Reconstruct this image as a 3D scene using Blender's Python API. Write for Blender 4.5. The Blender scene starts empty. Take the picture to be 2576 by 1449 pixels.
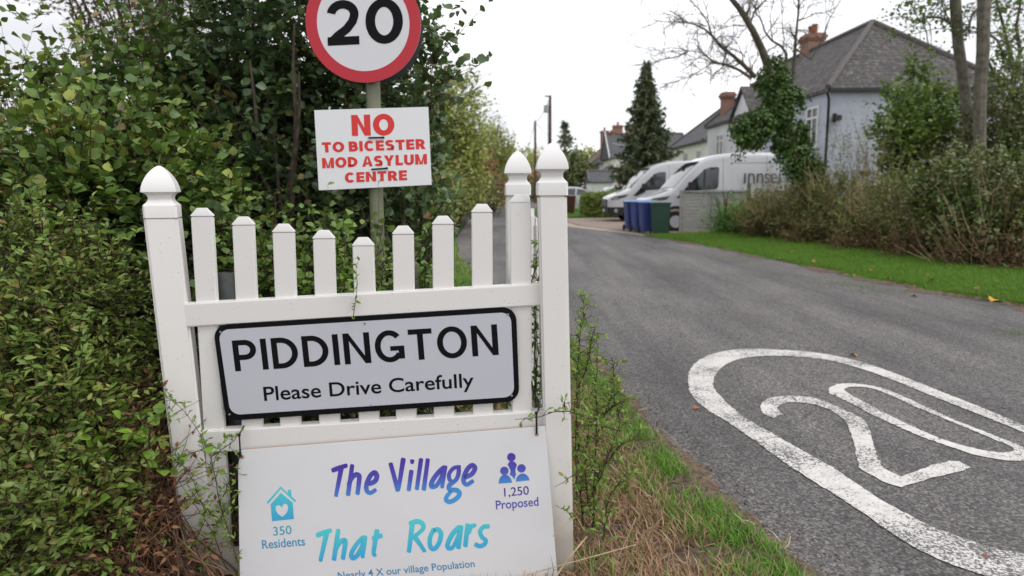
import bpy, bmesh, math, random
import numpy as np
from mathutils import Vector, Matrix

# ------------------------------------------------------------------ camera, sky, sun
S = bpy.context.scene
COL = S.collection
EYE = 1.5
FPX = 2576 * 24 / 36
PITCH = math.atan(250 / FPX); ROLL = .007
_fw = np.array([0, math.cos(PITCH), -math.sin(PITCH)])
_r0 = np.array([1., 0, 0]); _u0 = np.array([0, math.sin(PITCH), math.cos(PITCH)])
_R = _r0 * math.cos(ROLL) - _u0 * math.sin(ROLL)
_U = _u0 * math.cos(ROLL) + _r0 * math.sin(ROLL)
EYEP = np.array([0, 0, EYE])
cd = bpy.data.cameras.new('camera'); cam = bpy.data.objects.new('camera', cd); COL.objects.link(cam)
cd.lens = 24; cd.sensor_width = 36; cd.clip_start = .05; cd.clip_end = 3000
cd.dof.use_dof = True; cd.dof.focus_distance = 2.8; cd.dof.aperture_fstop = 2.6
cam.matrix_world = Matrix(((_R[0], _U[0], -_fw[0], 0), (_R[1], _U[1], -_fw[1], 0), (_R[2], _U[2], -_fw[2], EYE), (0, 0, 0, 1)))
S.camera = cam

SUN_EL, SUN_AZ = math.radians(52), math.radians(118)      # azimuth clockwise from +Y (ahead)
w = bpy.data.worlds.new("World"); S.world = w; w.use_nodes = True
nt = w.node_tree; bg = nt.nodes['Background']
sky = nt.nodes.new('ShaderNodeTexSky'); sky.sky_type = 'NISHITA'; sky.sun_disc = False
sky.sun_elevation = SUN_EL; sky.sun_rotation = SUN_AZ; sky.air_density = 1; sky.dust_density = 4
hs = nt.nodes.new('ShaderNodeHueSaturation'); hs.inputs['Saturation'].default_value = .25; hs.inputs['Value'].default_value = 1.0
nt.links.new(sky.outputs[0], hs.inputs['Color'])
tc = nt.nodes.new('ShaderNodeTexCoord')
mp = nt.nodes.new('ShaderNodeMapping'); mp.inputs['Scale'].default_value = (1.6, 1.6, 5)
nt.links.new(tc.outputs['Generated'], mp.inputs['Vector'])
nz = nt.nodes.new('ShaderNodeTexNoise'); nz.inputs['Scale'].default_value = 1.5; nz.inputs['Detail'].default_value = 6
nt.links.new(mp.outputs[0], nz.inputs['Vector'])
sx = nt.nodes.new('ShaderNodeSeparateXYZ'); nt.links.new(tc.outputs['Generated'], sx.inputs[0])
gr_ = nt.nodes.new('ShaderNodeMapRange'); gr_.inputs['From Min'].default_value = -.75; gr_.inputs['From Max'].default_value = .15
gr_.inputs['To Min'].default_value = .74; gr_.inputs['To Max'].default_value = 1.0
nt.links.new(sx.outputs['X'], gr_.inputs['Value'])
cr = nt.nodes.new('ShaderNodeValToRGB')
cr.color_ramp.elements[0].position = .3; cr.color_ramp.elements[0].color = (8.8, 9.0, 9.6, 1)
cr.color_ramp.elements[1].position = .65; cr.color_ramp.elements[1].color = (13.5, 13.5, 13.9, 1)
nt.links.new(nz.outputs['Fac'], cr.inputs['Fac'])
ml = nt.nodes.new('ShaderNodeMixRGB'); ml.blend_type = 'MULTIPLY'; ml.inputs['Fac'].default_value = 1
nt.links.new(cr.outputs[0], ml.inputs[1]); nt.links.new(gr_.outputs[0], ml.inputs[2])
mx = nt.nodes.new('ShaderNodeMixRGB'); mx.inputs['Fac'].default_value = .85
nt.links.new(hs.outputs[0], mx.inputs[1]); nt.links.new(ml.outputs[0], mx.inputs[2])
nt.links.new(mx.outputs[0], bg.inputs['Color']); bg.inputs['Strength'].default_value = .1
sl = bpy.data.lights.new('sun', 'SUN'); so = bpy.data.objects.new('sun', sl); COL.objects.link(so)
sl.energy = 1.0; sl.angle = math.radians(25); sl.color = (1, .97, .93)
sd = Vector((math.sin(SUN_AZ) * math.cos(SUN_EL), math.cos(SUN_AZ) * math.cos(SUN_EL), math.sin(SUN_EL)))
so.rotation_euler = (-sd).to_track_quat('-Z', 'Y').to_euler()
S.view_settings.view_transform = 'Standard'; S.view_settings.look = 'None'
S.view_settings.exposure = .24; S.view_settings.gamma = 1
S.cycles.max_bounces = 6; S.cycles.transparent_max_bounces = 8
S.cycles.use_denoising = True

# ------------------------------------------------------------------ places: pixel of the 2576-wide photograph -> world
def ray(x, y): return _fw * FPX + _R * (x - 1288) - _U * (y - 724.5)
def gr(x, y, z=0.):
    d = ray(x, y); return EYEP + d * ((z - EYE) / d[2])
def at(x, y, Y):
    d = ray(x, y); return EYEP + d * (Y / d[1])
FY, FT = 2.75, .026
def fp(x, y, back=0.):                      # on the plane of the picket fence, `back` metres behind its front
    d = ray(x, y); return EYEP + d * ((FY + back) / (d[1] - FT * d[0]))
def c(ox, oy, sc):                          # pixels of an enlarged crop -> the 2576 frame
    return lambda x, y: ((ox + x / sc) * 2576 / 3840, (oy + y / sc) * 2576 / 3840)
C2 = c(500, 1050, 1.3052); C8 = c(2000, 1100, 1.3668); CB5 = c(800, 1550, 2.3757); CB6 = c(1500, 1550, 2.3757)
C4 = c(2100, 0, 2.5878); C6 = c(2700, 0, 2.0702); C1 = c(500, 0, 1.4488); CP = c(900, 300, 1.7047)
CV = c(2300, 520, 3.8133); CR = c(2000, 500, 3.814)

# ------------------------------------------------------------------ object helpers
def props(o, label=None, cat=None, group=None, kind=None):
    if label: o['label'] = label
    if cat: o['category'] = cat
    if group: o['group'] = group
    if kind: o['kind'] = kind
    return o
def thing(name, label, cat, loc=(0, 0, 0), rz=0, group=None):
    o = bpy.data.objects.new(name, None); COL.objects.link(o)
    o.location = tuple(loc); o.rotation_euler = (0, 0, rz); o.empty_display_size = .2
    return props(o, label, cat, group)
def mesh_obj(name, me, mat, parent=None, smooth=False, world=False):
    if mat is not None: me.materials.append(mat)
    if smooth: me.polygons.foreach_set('use_smooth', np.ones(len(me.polygons), bool))
    o = bpy.data.objects.new(name, me); COL.objects.link(o)
    if parent is not None:
        o.parent = parent
        if world:                       # geometry was given in world space: keep it there
            o.matrix_parent_inverse = parent_world(parent).inverted()
    return o
def parent_world(p):
    m = Matrix.LocRotScale(p.location, p.rotation_euler, p.scale)
    if p.parent: m = parent_world(p.parent) @ p.matrix_parent_inverse @ m
    return m
def dup(root, loc=None, rz=None, label=None, group=None):
    r = root.copy(); COL.objects.link(r)
    if loc is not None: r.location = tuple(loc)
    if rz is not None: r.rotation_euler = (0, 0, rz)
    if label: r['label'] = label
    if group: r['group'] = group
    def kids(a, b):
        for ch in a.children:
            k = ch.copy(); COL.objects.link(k); k.parent = b; k.matrix_parent_inverse = ch.matrix_parent_inverse.copy(); kids(ch, k)
    kids(root, r); return r

class MB:
    def __init__(s): s.v = []; s.f = []
    def add(s, vs, fs):
        b = len(s.v); s.v += [tuple(map(float, q)) for q in vs]; s.f += [tuple(b + i for i in q) for q in fs]; return s
    def hexa(s, p):                    # 8 corners: bottom 0-3 round, top 4-7 round
        return s.add(p, [(3, 2, 1, 0), (4, 5, 6, 7), (0, 1, 5, 4), (1, 2, 6, 5), (2, 3, 7, 6), (3, 0, 4, 7)])
    def box(s, x0, x1, y0, y1, z0, z1):
        return s.hexa([(x0, y0, z0), (x1, y0, z0), (x1, y1, z0), (x0, y1, z0), (x0, y0, z1), (x1, y0, z1), (x1, y1, z1), (x0, y1, z1)])
    def loops(s, rings, cap=True, close=True):
        n = len(rings[0]); b = len(s.v)
        for r in rings: s.v += [tuple(map(float, q)) for q in r]
        for i in range(len(rings) - 1):
            for j in range(n if close else n - 1):
                k = (j + 1) % n
                s.f.append((b + i * n + j, b + i * n + k, b + (i + 1) * n + k, b + (i + 1) * n + j))
        if cap:
            s.f.append(tuple(b + j for j in reversed(range(n)))); s.f.append(tuple(b + (len(rings) - 1) * n + j for j in range(n)))
        return s
    def tube(s, pts, rad, n=8, cap=True):
        pts = [Vector(tuple(p)) for p in pts]
        if not hasattr(rad, '__len__'): rad = [rad] * len(pts)
        rings = []; ref = Vector((.3, .9, .2))
        for i, p in enumerate(pts):
            d = (pts[min(i + 1, len(pts) - 1)] - pts[max(i - 1, 0)]).normalized()
            a = d.cross(ref)
            if a.length < .1: a = d.cross(Vector((1, 0, 0)))
            a.normalize(); b = d.cross(a)
            rings.append([p + (a * math.cos(t) + b * math.sin(t)) * rad[i] for t in [2 * math.pi * k / n for k in range(n)]])
        return s.loops(rings, cap)
    def prism(s, poly, off):           # planar polygon (world points) extruded by vector off
        n = len(poly); a = [tuple(p) for p in poly]; b = [tuple(np.array(p) + np.array(off)) for p in poly]
        return s.add(a + b, [tuple(range(n)), tuple(reversed(range(n, 2 * n)))] + [(i, i + n, (i + 1) % n + n, (i + 1) % n) for i in range(n)])
    def lathe(s, prof, n=24, at=(0, 0, 0), axis='z', cap=True):
        rings = []
        for r, h in prof:
            ring = []
            for k in range(n):
                t = 2 * math.pi * k / n; a, b = r * math.cos(t), r * math.sin(t)
                q = (a, b, h) if axis == 'z' else ((a, h, -b) if axis == 'y' else (h, a, b))
                ring.append((q[0] + at[0], q[1] + at[1], q[2] + at[2]))
            rings.append(ring)
        return s.loops(rings, cap)
    def build(s, name, mat, parent=None, smooth=False, bevel=0, world=False, tri=False, angle=40):
        me = bpy.data.meshes.new(name); me.from_pydata(s.v, [], s.f); me.validate()
        bm = bmesh.new(); bm.from_mesh(me); bmesh.ops.recalc_face_normals(bm, faces=bm.faces)
        if bevel: bmesh.ops.bevel(bm, geom=[e for e in bm.edges if len(e.link_faces) == 2 and e.calc_face_angle(0) > .5], offset=bevel, segments=2, affect='EDGES', clamp_overlap=True)
        if tri: bmesh.ops.triangulate(bm, faces=[f for f in bm.faces if len(f.verts) > 4])
        bm.to_mesh(me); bm.free()
        o = mesh_obj(name, me, mat, parent, smooth, world)
        if smooth:
            try: me.set_sharp_from_angle(angle=math.radians(angle))
            except Exception: pass
        return o

def sheet(name, polys, mat, kind='structure', parent=None, label=None, cat=None):
    mb = MB()
    for p in polys: mb.add(p, [tuple(range(len(p)))])
    me = bpy.data.meshes.new(name); me.from_pydata(mb.v, [], mb.f)
    bm = bmesh.new(); bm.from_mesh(me)
    bmesh.ops.triangulate(bm, faces=[f for f in bm.faces if len(f.verts) > 4])
    for f in bm.faces:
        f.normal_update()
        if f.normal.z < 0: f.normal_flip()
    bm.to_mesh(me); bm.free()
    return props(mesh_obj(name, me, mat, parent), label, cat, None, kind)

def big_mesh(name, V, F, mat, parent=None, smooth=True):
    """V (n,3), F (m,4) arrays -> mesh object fast"""
    V = np.ascontiguousarray(V, np.float32).reshape(-1, 3); F = np.ascontiguousarray(F, np.int32).reshape(-1, 4)
    me = bpy.data.meshes.new(name)
    me.vertices.add(len(V)); me.vertices.foreach_set('co', V.ravel())
    me.loops.add(F.size); me.loops.foreach_set('vertex_index', F.ravel())
    me.polygons.add(len(F)); me.polygons.foreach_set('loop_start', np.arange(0, F.size, 4, dtype=np.int32))
    me.polygons.foreach_set('loop_total', np.full(len(F), 4, np.int32))
    me.update(calc_edges=True); me.validate()
    return mesh_obj(name, me, mat, parent, smooth, world=parent is not None)

# ------------------------------------------------------------------ materials
def N(t, typ, **kw):
    n = t.nodes.new('ShaderNode' + typ)
    for k, v in kw.items():
        if k in n.inputs: n.inputs[k].default_value = v
        else: setattr(n, k, v)
    return n
def new_mat(name):
    m = bpy.data.materials.new(name); m.use_nodes = True
    t = m.node_tree; return m, t, t.nodes['Principled BSDF']
def ramp(t, src, stops):
    r = N(t, 'ValToRGB'); e = r.color_ramp.elements
    while len(e) < len(stops): e.new(.5)
    for i, (p, col) in enumerate(stops): e[i].position = p; e[i].color = (*col, 1)
    t.links.new(src, r.inputs['Fac']); return r.outputs[0]
def coords(t, scale=(1, 1, 1), kind='Object'):
    a = N(t, 'TexCoord'); b = N(t, 'Mapping'); b.inputs['Scale'].default_value = scale
    t.links.new(a.outputs[kind], b.inputs['Vector']); return b.outputs[0]
def noise(t, vec, scale, detail=5, rough=.55):
    n = N(t, 'TexNoise'); n.inputs['Scale'].default_value = scale; n.inputs['Detail'].default_value = detail
    n.inputs['Roughness'].default_value = rough; t.links.new(vec, n.inputs['Vector']); return n.outputs['Fac']
def mixc(t, fac, a, b, mode='MIX'):
    m = N(t, 'MixRGB'); m.blend_type = mode
    for s, k in ((fac, 0), (a, 1), (b, 2)):
        if hasattr(s, 'links') or isinstance(s, bpy.types.NodeSocket): t.links.new(s, m.inputs[k])
        else: m.inputs[k].default_value = s if k == 0 else (*s, 1)
    return m.outputs[0]
def bump(t, bs, h, strength, dist=.01):
    b = N(t, 'Bump'); b.inputs['Strength'].default_value = strength; b.inputs['Distance'].default_value = dist
    t.links.new(h, b.inputs['Height']); t.links.new(b.outputs[0], bs.inputs['Normal'])
def M(name, col, rough=.5, var=.0, scale=6, spec=.5, metal=0, col2=None, bmp=0, bscale=40, stretch=(1, 1, 1), coat=0):
    m, t, b = new_mat(name); b.inputs['Roughness'].default_value = rough; b.inputs['Metallic'].default_value = metal
    b.inputs['Specular IOR Level'].default_value = spec; b.inputs['Coat Weight'].default_value = coat
    v = coords(t, stretch)
    if var or col2:
        c2 = col2 or tuple(x * (1 - var) for x in col)
        n = noise(t, v, scale)
        t.links.new(ramp(t, n, [(.38, c2), (.62, col)]), b.inputs['Base Color'])
    else: b.inputs['Base Color'].default_value = (*col, 1)
    if bmp: bump(t, b, noise(t, v, bscale), bmp)
    return m
def leaf_mat(name, cols, rough=.42, trans=.25, clump=None, cscale=2.0, spec=.45, gain=2.35, tint=(1.12, 1.0, .92), brown=0.):
    tt_ = lambda q: tuple(min(.8, v * gain * k) for v, k in zip(q, tint)); cols = [tt_(q) for q in cols]; clump = clump and tt_(clump)
    m, t, b = new_mat(name); b.inputs['Roughness'].default_value = rough; b.inputs['Specular IOR Level'].default_value = spec
    g = N(t, 'NewGeometry'); n = len(cols)
    st_ = [(i / max(1, n - 1) * (1 - brown), q) for i, q in enumerate(cols)]
    if brown: st_ += [(1 - brown + .001, (.20, .10, .045)), (1, (.30, .20, .06))]
    colr = ramp(t, g.outputs['Random Per Island'], st_)
    if clump:
        f = noise(t, coords(t), cscale, 3)
        f = ramp(t, f, [(.40, (0, 0, 0)), (.62, (1, 1, 1))])
        colr = mixc(t, f, colr, mixc(t, .6, colr, clump))
    t.links.new(colr, b.inputs['Base Color'])
    tr = N(t, 'BsdfTranslucent'); t.links.new(mixc(t, .5, colr, (.12, .20, .02)), tr.inputs['Color'])
    ms = N(t, 'MixShader'); ms.inputs[0].default_value = trans
    t.links.new(b.outputs[0], ms.inputs[1]); t.links.new(tr.outputs[0], ms.inputs[2])
    t.links.new(ms.outputs[0], t.nodes['Material Output'].inputs['Surface']); return m
def tile_mat(name, c1, c2, mortar, lich, w=.25, h=.14, lich_amt=.55):
    m, t, b = new_mat(name); b.inputs['Roughness'].default_value = .85
    a = N(t, 'TexCoord'); s = N(t, 'SeparateXYZ'); t.links.new(a.outputs['Object'], s.inputs[0])
    ad = N(t, 'Math', operation='ADD'); t.links.new(s.outputs[0], ad.inputs[0]); t.links.new(s.outputs[1], ad.inputs[1])
    cb = N(t, 'CombineXYZ'); t.links.new(ad.outputs[0], cb.inputs[0]); t.links.new(s.outputs[2], cb.inputs[1])
    br = N(t, 'TexBrick'); br.inputs['Scale'].default_value = 1; br.inputs['Brick Width'].default_value = w; br.inputs['Row Height'].default_value = h
    br.inputs['Mortar Size'].default_value = .012; br.inputs['Color1'].default_value = (*c1, 1); br.inputs['Color2'].default_value = (*c2, 1); br.inputs['Mortar'].default_value = (*mortar, 1)
    t.links.new(cb.outputs[0], br.inputs['Vector'])
    f = ramp(t, noise(t, coords(t), 5.5, 10, .8), [(lich_amt, (0, 0, 0)), (lich_amt + .14, (1, 1, 1))])
    t.links.new(mixc(t, f, br.outputs['Color'], lich), b.inputs['Base Color'])
    bump(t, b, br.outputs['Fac'], -.6, .02); return m

# ------------------------------------------------------------------ foliage
def leaf_shape(kind):
    if kind == 'broad': rows = [(0, .02), (.18, .30), (.45, .43), (.75, .27), (1, .015)]; arch = .12
    elif kind == 'narrow': rows = [(0, .02), (.3, .19), (.6, .18), (1, .01)]; arch = .14
    elif kind == 'clump': rows = [(0, .06), (.4, .42), (.75, .34), (1, .05)]; arch = .2
    elif kind == 'needle': rows = [(0, .08), (.5, .10), (1, .02)]; arch = .12
    elif kind == 'blade': rows = [(0, .040), (.35, .034), (.7, .022), (1, .004)]; arch = .28
    elif kind == 'ivy': rows = [(0, .05), (.2, .48), (.5, .36), (1, .02)]; arch = .1
    V = []; F = []
    for i, (t, h) in enumerate(rows):
        z = -arch * (t - .35) ** 2 * 2.0
        lift = .22 * h if kind not in ('blade', 'needle') else 0
        V += [(t, -h, z + lift), (t, 0, z), (t, h, z + lift)] if kind != 'blade' else [(t, -h, z * 2), (t, h, z * 2)]
    k = 3 if kind != 'blade' else 2
    for i in range(len(rows) - 1):
        for j in range(k - 1): F.append((i * k + j, i * k + j + 1, (i + 1) * k + j + 1, (i + 1) * k + j))
    return np.array(V, float), np.array(F, int)
def nrm(a): return a / np.maximum(np.linalg.norm(a, axis=-1, keepdims=True), 1e-9)
def scatter(kind, P, D, Nn, Sz):
    tv, tf = leaf_shape(kind); P = P.reshape(-1, 3); D = nrm(D.reshape(-1, 3)); Nn = Nn.reshape(-1, 3)
    B = nrm(np.cross(Nn, D)); Nn = np.cross(D, B); Sz = np.broadcast_to(np.asarray(Sz, float).reshape(-1, 1, 1), (len(P), 1, 1))
    V = P[:, None] + Sz * (tv[None, :, 0:1] * D[:, None] + tv[None, :, 1:2] * B[:, None] + tv[None, :, 2:3] * Nn[:, None])
    F = tf[None] + (np.arange(len(P)) * len(tv))[:, None, None]
    return V.reshape(-1, 3), F.reshape(-1, 4)
def tubes(P, Rd, n=3):
    """P (T,K,3) polylines, Rd (T,K)"""
    T, K, _ = P.shape
    d = nrm(P[:, -1] - P[:, 0]); ref = np.where(np.abs(d[:, 2:3]) > .9, [[1., 0, 0]], [[0., 0, 1.]])
    a = nrm(np.cross(d, ref)); b = np.cross(d, a)
    th = 2 * np.pi * np.arange(n) / n
    ring = a[:, None] * np.cos(th)[None, :, None] + b[:, None] * np.sin(th)[None, :, None]
    V = P[:, :, None] + ring[:, None] * Rd[:, :, None, None]
    idx = (np.arange(T)[:, None, None] * K + np.arange(K - 1)[None, :, None]) * n + np.arange(n)[None, None]
    j = (np.arange(n) + 1) % n; idj = (np.arange(T)[:, None, None] * K + np.arange(K - 1)[None, :, None]) * n + j[None, None]
    F = np.stack([idx, idj, idj + n, idx + n], -1)
    return V.reshape(-1, 3), F.reshape(-1, 4)
def cat(lst):
    V = []; F = []; o = 0
    for v, f in lst: V.append(v); F.append(f + o); o += len(v)
    return np.concatenate(V), np.concatenate(F)
def blob(x, y, Y, rx, ry, rY): return (at(x, y, Y), np.array([rx * Y / FPX, rY, ry * Y / FPX]))
def in_blobs(rng, blobs, n, shell=.5, clump=0., per=14):
    if clump:
        P, Nn, k = in_blobs(rng, blobs, max(3, n // per), shell); sp = rng.normal(size=(len(P), per, 3)); sg = clump * (.5 + .9 * rng.random((len(P), 1, 1)))
        return (P[:, None] + sp * sg).reshape(-1, 3), nrm(Nn[:, None] * .6 + nrm(sp) * .9).reshape(-1, 3), np.repeat(k, per)
    vol = np.array([np.prod(b[1]) ** .8 for b in blobs]); k = rng.choice(len(blobs), n, p=vol / vol.sum())
    u = nrm(rng.normal(size=(n, 3))); r = rng.random(n) ** (1 / 3); r = np.where(rng.random(n) < shell, .75 + .3 * rng.random(n), r)
    cc = np.array([b[0] for b in blobs])[k]; rr = np.array([b[1] for b in blobs])[k]
    return cc + u * rr * r[:, None], nrm(u / rr), k
def twigs(rng, P, D, L, nl, size, kind, wood=.004, spread=.9, flat=.6, K=4, up=.15, jit=.3):
    """leafy twigs: bases P, directions D, length L, nl leaves each -> (leaf mesh), (wood mesh)"""
    T = len(P); L = np.broadcast_to(np.asarray(L, float), (T,)) * (.6 + .8 * rng.random(T))
    bend = nrm(rng.normal(size=(T, 3))) * .35; bend[:, 2] += up
    s = np.linspace(0, 1, K)
    pl = P[:, None] + L[:, None, None] * (s[None, :, None] * D[:, None] + (s ** 2)[None, :, None] * bend[:, None])
    wv = tubes(pl, wood * (1 - .75 * s)[None] * np.ones((T, 1)), 3)
    q = (np.arange(nl) + .6) / nl; q = np.clip(q[None] + .1 * rng.normal(size=(T, nl)), .05, 1.0)
    lp = P[:, None] + L[:, None, None] * (q[..., None] * D[:, None] + (q ** 2)[..., None] * bend[:, None])
    td = nrm(D[:, None] + 2 * q[..., None] * bend[:, None])
    side = nrm(np.cross(td, np.array([0, 0, 1.]) + .3 * rng.normal(size=(T, nl, 3))))
    sg = np.where(np.arange(nl) % 2, 1, -1)[None, :, None]
    ld = nrm(td * .55 + side * sg * spread + jit * rng.normal(size=(T, nl, 3)))
    ln = nrm(np.array([0, 0, flat]) + rng.normal(size=(T, nl, 3)) * .45 + np.array([0, -.12, 0]))
    sz = size * (.6 + .7 * rng.random((T, nl)))
    return scatter(kind, lp, ld, ln, sz.ravel()), wv
def limbs(rng, root, tips, r0, K=6, wob=.12, sag=0.):
    T = len(tips); s = np.linspace(0, 1, K)
    root = np.broadcast_to(root, tips.shape)
    ln = np.linalg.norm(tips - root, axis=1)
    w_ = rng.normal(size=(T, K, 3)) * (wob * ln)[:, None, None] * (np.sin(s * np.pi))[None, :, None] * .35
    lift = np.zeros((T, K, 3)); lift[:, :, 2] = (s - s ** 2)[None] * ln[:, None] * sag
    P = root[:, None] + (tips - root)[:, None] * s[None, :, None] + w_ + lift
    return tubes(P, r0 * (1 - .8 * s)[None] * np.ones((T, 1)), 5)
def plant(name, label, cat_, seed, blobs, n, L, nl, size, kind, lm, wm, root=None, nstem=14, r0=.012, wood=.003, up=.15, out=.7,
          upb=.35, shell=.5, group=None, crown='foliage', stem='stems', flat=.6, spread=.9, clip=None, extra=None, clump=0., per=14):
    rng = np.random.default_rng(seed)
    P, Nn, k = in_blobs(rng, blobs, n, shell, clump, per)
    if clip is not None:
        keep = clip(P); P, Nn = P[keep], Nn[keep]
    D = nrm(Nn * out + rng.normal(size=P.shape) * .5 + np.array([0, 0, upb]))
    (lv, lf), wv = twigs(rng, P, D, L, nl, size, kind, wood, up=up, flat=flat, spread=spread)
    if root is None:
        cc = np.mean([b[0] for b in blobs], 0); root = np.array([cc[0], cc[1], -.05])
    root = np.asarray(root, float)
    t = thing(name, label, cat_, root, 0, group)
    tips = P[rng.choice(len(P), min(nstem, len(P)), replace=False)]
    rts = root + rng.normal(size=(len(tips), 3)) * np.array([.12, .12, 0])
    ws = [wv, limbs(rng, rts, tips, r0)]
    if extra: ws += extra
    big_mesh(crown, lv, lf, lm, t); big_mesh(stem, *cat(ws), wm, t)
    return t

# ------------------------------------------------------------------ materials used
WHITE = M('white_plastic', (.80, .785, .77), .38, .03, 3, spec=.45, bmp=.02, bscale=60)
def dirty_plastic():
    m, t, b = new_mat('weathered_white_plastic'); b.inputs['Roughness'].default_value = .4
    v = coords(t); f = ramp(t, noise(t, v, 9, 8, .7), [(.58, (0, 0, 0)), (.74, (1, 1, 1))])
    s_ = N(t, 'SeparateXYZ'); t.links.new(v, s_.inputs[0])
    h = ramp(t, s_.outputs[2], [(.0, (1, 1, 1)), (.38, (0, 0, 0))])      # splashed soil near the ground
    f2 = mixc(t, 1, mixc(t, .75, f, h), h, 'MULTIPLY')
    colr = mixc(t, f2, (.79, .77, .745), (.42, .37, .30))
    sp = N(t, 'TexNoise', Scale=170.0, Detail=1.0); t.links.new(v, sp.inputs['Vector'])
    f3 = ramp(t, sp.outputs['Fac'], [(.765, (0, 0, 0)), (.775, (1, 1, 1))])
    t.links.new(mixc(t, f3, colr, (.2, .17, .13)), b.inputs['Base Color']); return m
DIRTY = dirty_plastic()
BLACKP = M('black_plastic', (.012, .012, .013), .4)
BLACKV = M('black_vinyl', (.006, .006, .008), .55, spec=.12)
SIGNGREY = M('reflective_sheet', (.56, .57, .63), .32, .03, 200, spec=.5, bmp=.04, bscale=320)
SIGNWHITE = M('sign_white', (.70, .70, .73), .32, .02, 5)
SIGNRED = M('sign_red', (.50, .012, .028), .35)
PRINTRED = M('print_red', (.72, .035, .03), .5)
BOARDW = M('board_white', (.72, .72, .735), .45, .04, 2.5, bmp=.02, bscale=25)
BOARDE = M('board_edge', (.42, .27, .18), .8)
POSTGREEN = M('post_green', (.21, .215, .135), .45, .12, 6)
GALV = M('galvanised', (.35, .36, .37), .45, .15, 30, metal=.6)
SIGNBACK = M('sign_back', (.05, .052, .058), .6)
BARK = M('bark_brown', (.10, .072, .05), .85, .5, 14, bmp=.5, bscale=50)
BARKG = M('bark_grey', (.17, .15, .12), .85, .45, 9, bmp=.5, bscale=30)
TWIG = M('twig_red_brown', (.085, .045, .032), .7, .5, 30)
STRAW = M('straw', (.50, .38, .22), .7, .35, 20)
DEADB = M('dead_stem', (.22, .115, .065), .8, .45, 14)

# ------------------------------------------------------------------ ground, road, verges
def ground_mat():
    m, t, b = new_mat('field_soil_grass'); b.inputs['Roughness'].default_value = .95
    v = coords(t); n1 = noise(t, v, 1.3, 8, .65); n2 = noise(t, v, 28, 6, .7)
    colr = ramp(t, n1, [(.35, (.045, .034, .022)), (.5, (.07, .06, .025)), (.65, (.05, .085, .018))])
    t.links.new(mixc(t, .6, colr, ramp(t, n2, [(.3, (.4, .4, .4)), (.7, (1, 1, 1))]), 'MULTIPLY'), b.inputs['Base Color'])
    bump(t, b, n2, .8, .03); return m
def asphalt():
    m, t, b = new_mat('asphalt'); b.inputs['Specular IOR Level'].default_value = .35
    v = coords(t)
    vo = N(t, 'TexVoronoi', Scale=88.0); t.links.new(v, vo.inputs['Vector'])
    big = noise(t, coords(t, (1, .35, 1)), .9, 6, .6); fine = noise(t, v, 260, 3)
    base = ramp(t, big, [(.32, (.080, .076, .075)), (.52, (.122, .116, .113)), (.72, (.165, .153, .146))])
    agg = ramp(t, vo.outputs['Color'], [(.0, (.18, .18, .18)), (.5, (.8, .8, .8)), (1, (2.4, 2.32, 2.25))])
    colr = mixc(t, .85, base, agg, 'MULTIPLY')
    sp = ramp(t, fine, [(.30, (.35, .35, .35)), (.45, (1, 1, 1))]); colr = mixc(t, .8, colr, sp, 'MULTIPLY')
    # longitudinal tracks: darker oily bands and dusty pale bands along the road
    s_ = N(t, 'SeparateXYZ'); t.links.new(v, s_.inputs[0])
    sw = noise(t, coords(t, (1.1, .06, 1)), 1.6, 5, .7)
    colr = mixc(t, .8, colr, ramp(t, sw, [(.32, (.62, .62, .63)), (.5, (1, 1, 1)), (.66, (1.35, 1.31, 1.27))]), 'MULTIPLY')
    # cracks
    vc = N(t, 'TexVoronoi', feature='DISTANCE_TO_EDGE', Scale=.8)
    wv = N(t, 'VectorMath', operation='ADD'); t.links.new(v, wv.inputs[0])
    nn = N(t, 'TexNoise', Scale=2.5, Detail=6.0); t.links.new(v, nn.inputs['Vector']); t.links.new(nn.outputs['Color'], wv.inputs[1])
    t.links.new(wv.outputs[0], vc.inputs['Vector'])
    ck = ramp(t, vc.outputs['Distance'], [(.0, (.3, .3, .3)), (.007, (1, 1, 1))])
    ckm = ramp(t, noise(t, v, .5, 2), [(.46, (0, 0, 0)), (.54, (1, 1, 1))])
    colr = mixc(t, ckm, colr, mixc(t, 1, colr, ck, 'MULTIPLY'))
    t.links.new(colr, b.inputs['Base Color'])
    t.links.new(ramp(t, vo.outputs['Distance'], [(0, (.6, .6, .6)), (1, (.85, .85, .85))]), b.inputs['Roughness'])
    bump(t, b, vo.outputs['Distance'], -.55, .006); return m
ASPH = asphalt()
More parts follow.
